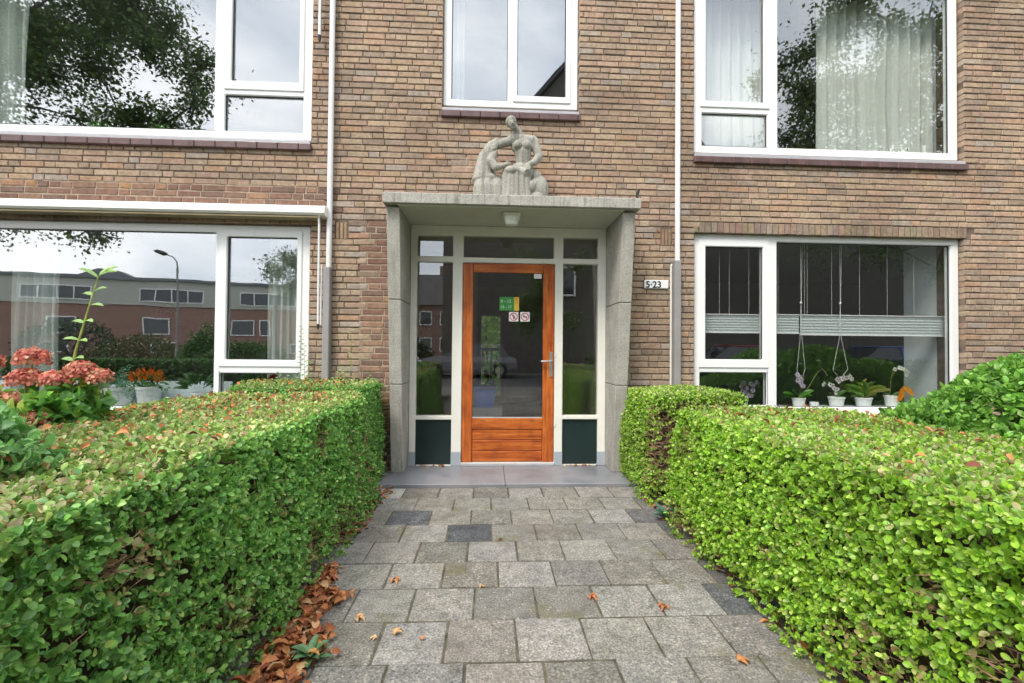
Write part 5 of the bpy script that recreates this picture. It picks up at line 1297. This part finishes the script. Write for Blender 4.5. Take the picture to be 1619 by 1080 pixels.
def tree(x, y, h, clusters, label, seed, n, leaf, cols, w_, trunk_r=.16, group='street trees', limbs=True):
    rg = np.random.default_rng(seed); t = empty('tree', (x, y, 0), label, 'tree', group); m = MB(); top = Vector((x, y, h * .45))
    m.tube([(x, y, -.1), (x + .03, y, h * .2), tuple(top)], [trunk_r * 1.3, trunk_r, trunk_r * .75], 10)
    P = []; Nn = []; done = [top]
    for (c, r, q) in sorted(clusters, key=lambda k_: (Vector(k_[0]) - top).length):
        c = np.array(c, float)
        near = min(done, key=lambda q: (q - Vector(c)).length); a0 = near
        mid = (Vector(c) + a0) / 2 + Vector((rg.uniform(-.2, .2), rg.uniform(-.2, .2), .15)); m.tube([a0, mid, Vector(c)], [trunk_r * .22, trunk_r * .15, trunk_r * .08], 6, cap=False); done.append(Vector(c))
        for _ in range(7):
            e = c + unit(rg.normal(size=3)) * r * .9; m.tube([Vector(c) * .7 + mid * .3, Vector(c) * .4 + Vector(e) * .6, e], [trunk_r * .14, trunk_r * .08, .008], 4, cap=False)
            k = int(q / 7); f = rg.random((k, 1)); P.append(c * (1 - f) + e * f + rg.normal(size=(k, 3)) * r * .22); Nn.append(rg.normal(size=(k, 3)) + [0, 0, .8])
    m.build('trunk', M_bark, t)
    P = np.concatenate(P); Nn = unit(np.concatenate(Nn)); D = unit(rg.normal(size=P.shape) + [0, 0, -.3]); L_ = leaf * rg.uniform(.6, 1.3, len(P))
    leaf_mesh('crown', P, D, Nn, L_, L_ * .6, palette(len(P), cols, w_, .3, rg), M_leaf, t, fine=False); return t
GT = [(.09, .15, .04), (.12, .19, .045), (.07, .12, .035), (.17, .24, .06)]
rgt = np.random.default_rng(9)
def clus(c, r, k, rr, q): return [((c[0] + rgt.uniform(-1, 1) * r[0], c[1] + rgt.uniform(-1, 1) * r[1], c[2] + rgt.uniform(-1, 1) * r[2]), rr * rgt.uniform(.7, 1.2), q) for _ in range(k)]
tree(-18.5, -4.0, 13, clus((-12.2, -4.4, 10.4), (3.3, 1.6, 2.6), 40, 1.05, 900) + [((-8.9, -4.6, 8.7), .9, 600), ((-8.7, -4.6, 9.8), .8, 500), ((-12.6, -4.5, 5.1), 1.0, 420), ((-11.6, -4.5, 4.5), .7, 260), ((-13.5, -4.5, 4.8), .9, 300), ((-10.3, -4.6, 5.0), .6, 180), ((-10.9, -4.5, 7.9), 1.2, 700), ((-9.6, -4.5, 7.9), 1.0, 600)],
     'large dark street tree on the left, mirrored in the upper left window', 81, 0, .125, GT, [4, 3, 3, 1], .2)
tree(19.0, -4.0, 13, clus((11.2, -4.6, 9.9), (2.8, 1.6, 3.3), 34, 1.1, 620) + clus((13.6, -4.6, 9.0), (1.8, 1.4, 2.8), 16, 1.2, 560) + [((12.5, -4.6, 4.8), 1.2, 500), ((14.5, -4.6, 4.0), .9, 400), ((10.2, -4.6, 4.9), 1.1, 500)],
     'large dark street tree on the right, mirrored in the upper right window', 82, 0, .125, GT, [4, 3, 3, 1], .25)
tree(2.1, -8.2 + 3.0, 4.6, clus((2.0, -5.0, 2.9), (1.0, .7, 1.1), 12, .65, 420), 'small bushy tree by the kerb, mirrored in the entrance door glass', 83, 0, .10, [(.10, .17, .04), (.14, .22, .05), (.07, .12, .03), (.18, .24, .06)], [4, 3, 2, 1], .09)
tree(-9.2, -10.6, 7, clus((-8.9, -11.8, 4.6), (.8, .8, 1.6), 10, .7, 420), 'slim tree mirrored at the edge of the lower left opening light', 84, 0, .12, [(.10, .14, .03), (.14, .15, .04), (.07, .11, .03)], [3, 2, 2], .10)
def farbush(x, y, r, h, label, seed, cols, n=2600, leaf=.22):
    rg = np.random.default_rng(seed); t = empty('bush', (x, y, 0), label, 'bush', 'bushes across the street'); u = unit(rg.normal(size=(n, 3))); u[:, 2] = np.abs(u[:, 2]); wv = Waves(seed, f=2)
    P = np.array([x, y, 0]) + u * np.array([r, r * .7, h]) * (rg.uniform(.75, 1.02, (n, 1)) + .16 * wv(u * 3)[:, None]); P[:, 2] = np.maximum(P[:, 2], .05)
    leaf_mesh('leaves', P, unit(u + rg.normal(size=(n, 3))), unit(u + rg.normal(size=(n, 3)) * .5), leaf * rg.uniform(.6, 1.3, n), leaf * .6 * np.ones(n), palette(n, cols, [1] * len(cols), .3, rg), M_leaf, t, fine=False)
    m = MB(); r2 = random.Random(seed)
    for _ in range(9): m.tube([(x, y, -.05), (x + r2.uniform(-.3, .3) * r, y + r2.uniform(-.2, .2) * r, h * .45), (x + r2.uniform(-.7, .7) * r, y + r2.uniform(-.4, .4) * r, h * .8)], [.05, .03, .01], 5)
    m.build('branches', M_bark, t)
farbush(-30.5, -25.5, 3.6, 3.1, 'dark rounded bush left of the street lamp', 91, [(.03, .055, .03), (.04, .07, .03)])
farbush(-25.0, -24.5, 3.2, 2.0, 'olive bush in front of the brick block', 92, [(.09, .11, .035), (.07, .10, .03), (.13, .11, .04)])
farbush(-17.5, -20.0, 1.6, 2.2, 'bright green bush right of the street lamp', 93, [(.08, .19, .035), (.06, .14, .03)])
farbush(-13.5, -17.0, 2.2, 1.5, 'low green bush near the right end of the brick block', 94, [(.06, .13, .035), (.08, .15, .03)])
farbush(-5.0, -16.0, 1.8, 1.9, 'dark bush beside the gabled house', 95, [(.035, .07, .02), (.05, .08, .025)])

def car(x, y, col, label):
    t = empty('parked_car', (x, y, 0), label, 'car', 'cars parked along the street'); M_paint = simple('car paint', col, .25, .02, 2)
    bm = bmesh.new(); st_ = [(-2.1, .30, .62, .74), (-1.95, .20, .80, .80), (-1.2, .18, .92, .86), (-.6, .18, .95, .87), (.9, .18, .97, .87), (1.7, .20, .92, .84), (2.05, .26, .85, .78), (2.12, .34, .66, .72)]
    rings = []
    for (sx, zb, zt, hw) in st_: rings.append([bm.verts.new((x + sx, y + a * hw * k, z)) for a, k, z in ((-1, .92, zb), (-1, 1, zb + .15), (-1, 1, (zb + zt) / 2 + .1), (-1, .9, zt), (1, .9, zt), (1, 1, (zb + zt) / 2 + .1), (1, 1, zb + .15), (1, .92, zb))])
    for p, q in zip(rings, rings[1:]):
        for i in range(8): bm.faces.new([p[i], p[(i + 1) % 8], q[(i + 1) % 8], q[i]])
    bm.faces.new(rings[0]); bm.faces.new(rings[-1][::-1]); bm.verts.index_update(); m = MB(); m.mesh([tuple(v.co) for v in bm.verts], [tuple(v.index for v in f.verts) for f in bm.faces]); bm.free(); m.build('body', M_paint, t, smooth=False)
    def cab(name, mat, e, z0, z1, sh):
        m = MB(); lo = [(-1.0, z0), (1.75, z0), (1.45, z1), (-.25, z1)]
        v = [(x + a * 1.0, y + s_ * (.80 - (.18 if z == z1 else 0) - sh), z) for s_ in (-1, 1) for a, z in lo]; m.mesh(v, [(0, 1, 2, 3), (7, 6, 5, 4), (0, 4, 5, 1), (1, 5, 6, 2), (2, 6, 7, 3), (3, 7, 4, 0)]); return m.build(name, mat, t)
    cab('glasshouse', M_paneout, 0, .93, 1.40, 0); m = MB(); m.box(x - .22, x + 1.42, y - .60, y + .60, 1.395, 1.45, ch=.03); m.build('roof', M_paint, t)
    m = MB()
    for sx in (.55,):
        for s_ in (-1, 1): m.tube([(x + sx, y + s_ * .81, .93), (x + sx + .02, y + s_ * .63, 1.40)], .035, 6)
    m.build('pillar', M_paint, t)
    for sx in (-1.35, 1.35):
        for s_ in (-1, 1):
            m = MB(); m.tube([(x + sx, y + s_ * .66, .32), (x + sx, y + s_ * .88, .32)], .32, 20); w = m.build('wheel', M_black, t); m = MB(); m.tube([(x + sx, y + s_ * .87, .32), (x + sx, y + s_ * .89, .32)], .20, 16); m.build('rim', M_steel, w)
    for s_ in (-1, 1):
        m = MB(); m.box(x - 2.09, x - 1.98, y + s_ * .62 - .14, y + s_ * .62 + .14, .60, .74, ch=.02); m.build('headlight', M_pot, t)
        m = MB(); m.box(x + 2.02, x + 2.11, y + s_ * .62 - .12, y + s_ * .62 + .12, .62, .78, ch=.02); m.build('tail_light', M_sred, t)
    return t
car(-.9, -10.6, (.20, .20, .215), 'silver parked car mirrored low in the entrance door glass')
car(-5.2, -10.3, (.72, .72, .72), 'white parked car mirrored in the left side pane of the entrance')
car(8.6, -6.6, (.30, .02, .02), 'dark red parked car mirrored low in the lower right window')
car(14.0, -6.6, (.04, .10, .30), 'blue parked car mirrored at the right of the lower right window')

# greenery behind the hall's rear window
farbush(.0, 13.2, 2.6, 4.2, 'pale green bush in the back garden seen through the hall', 97, [(.42, .62, .22), (.34, .54, .16)], 7000, .2)
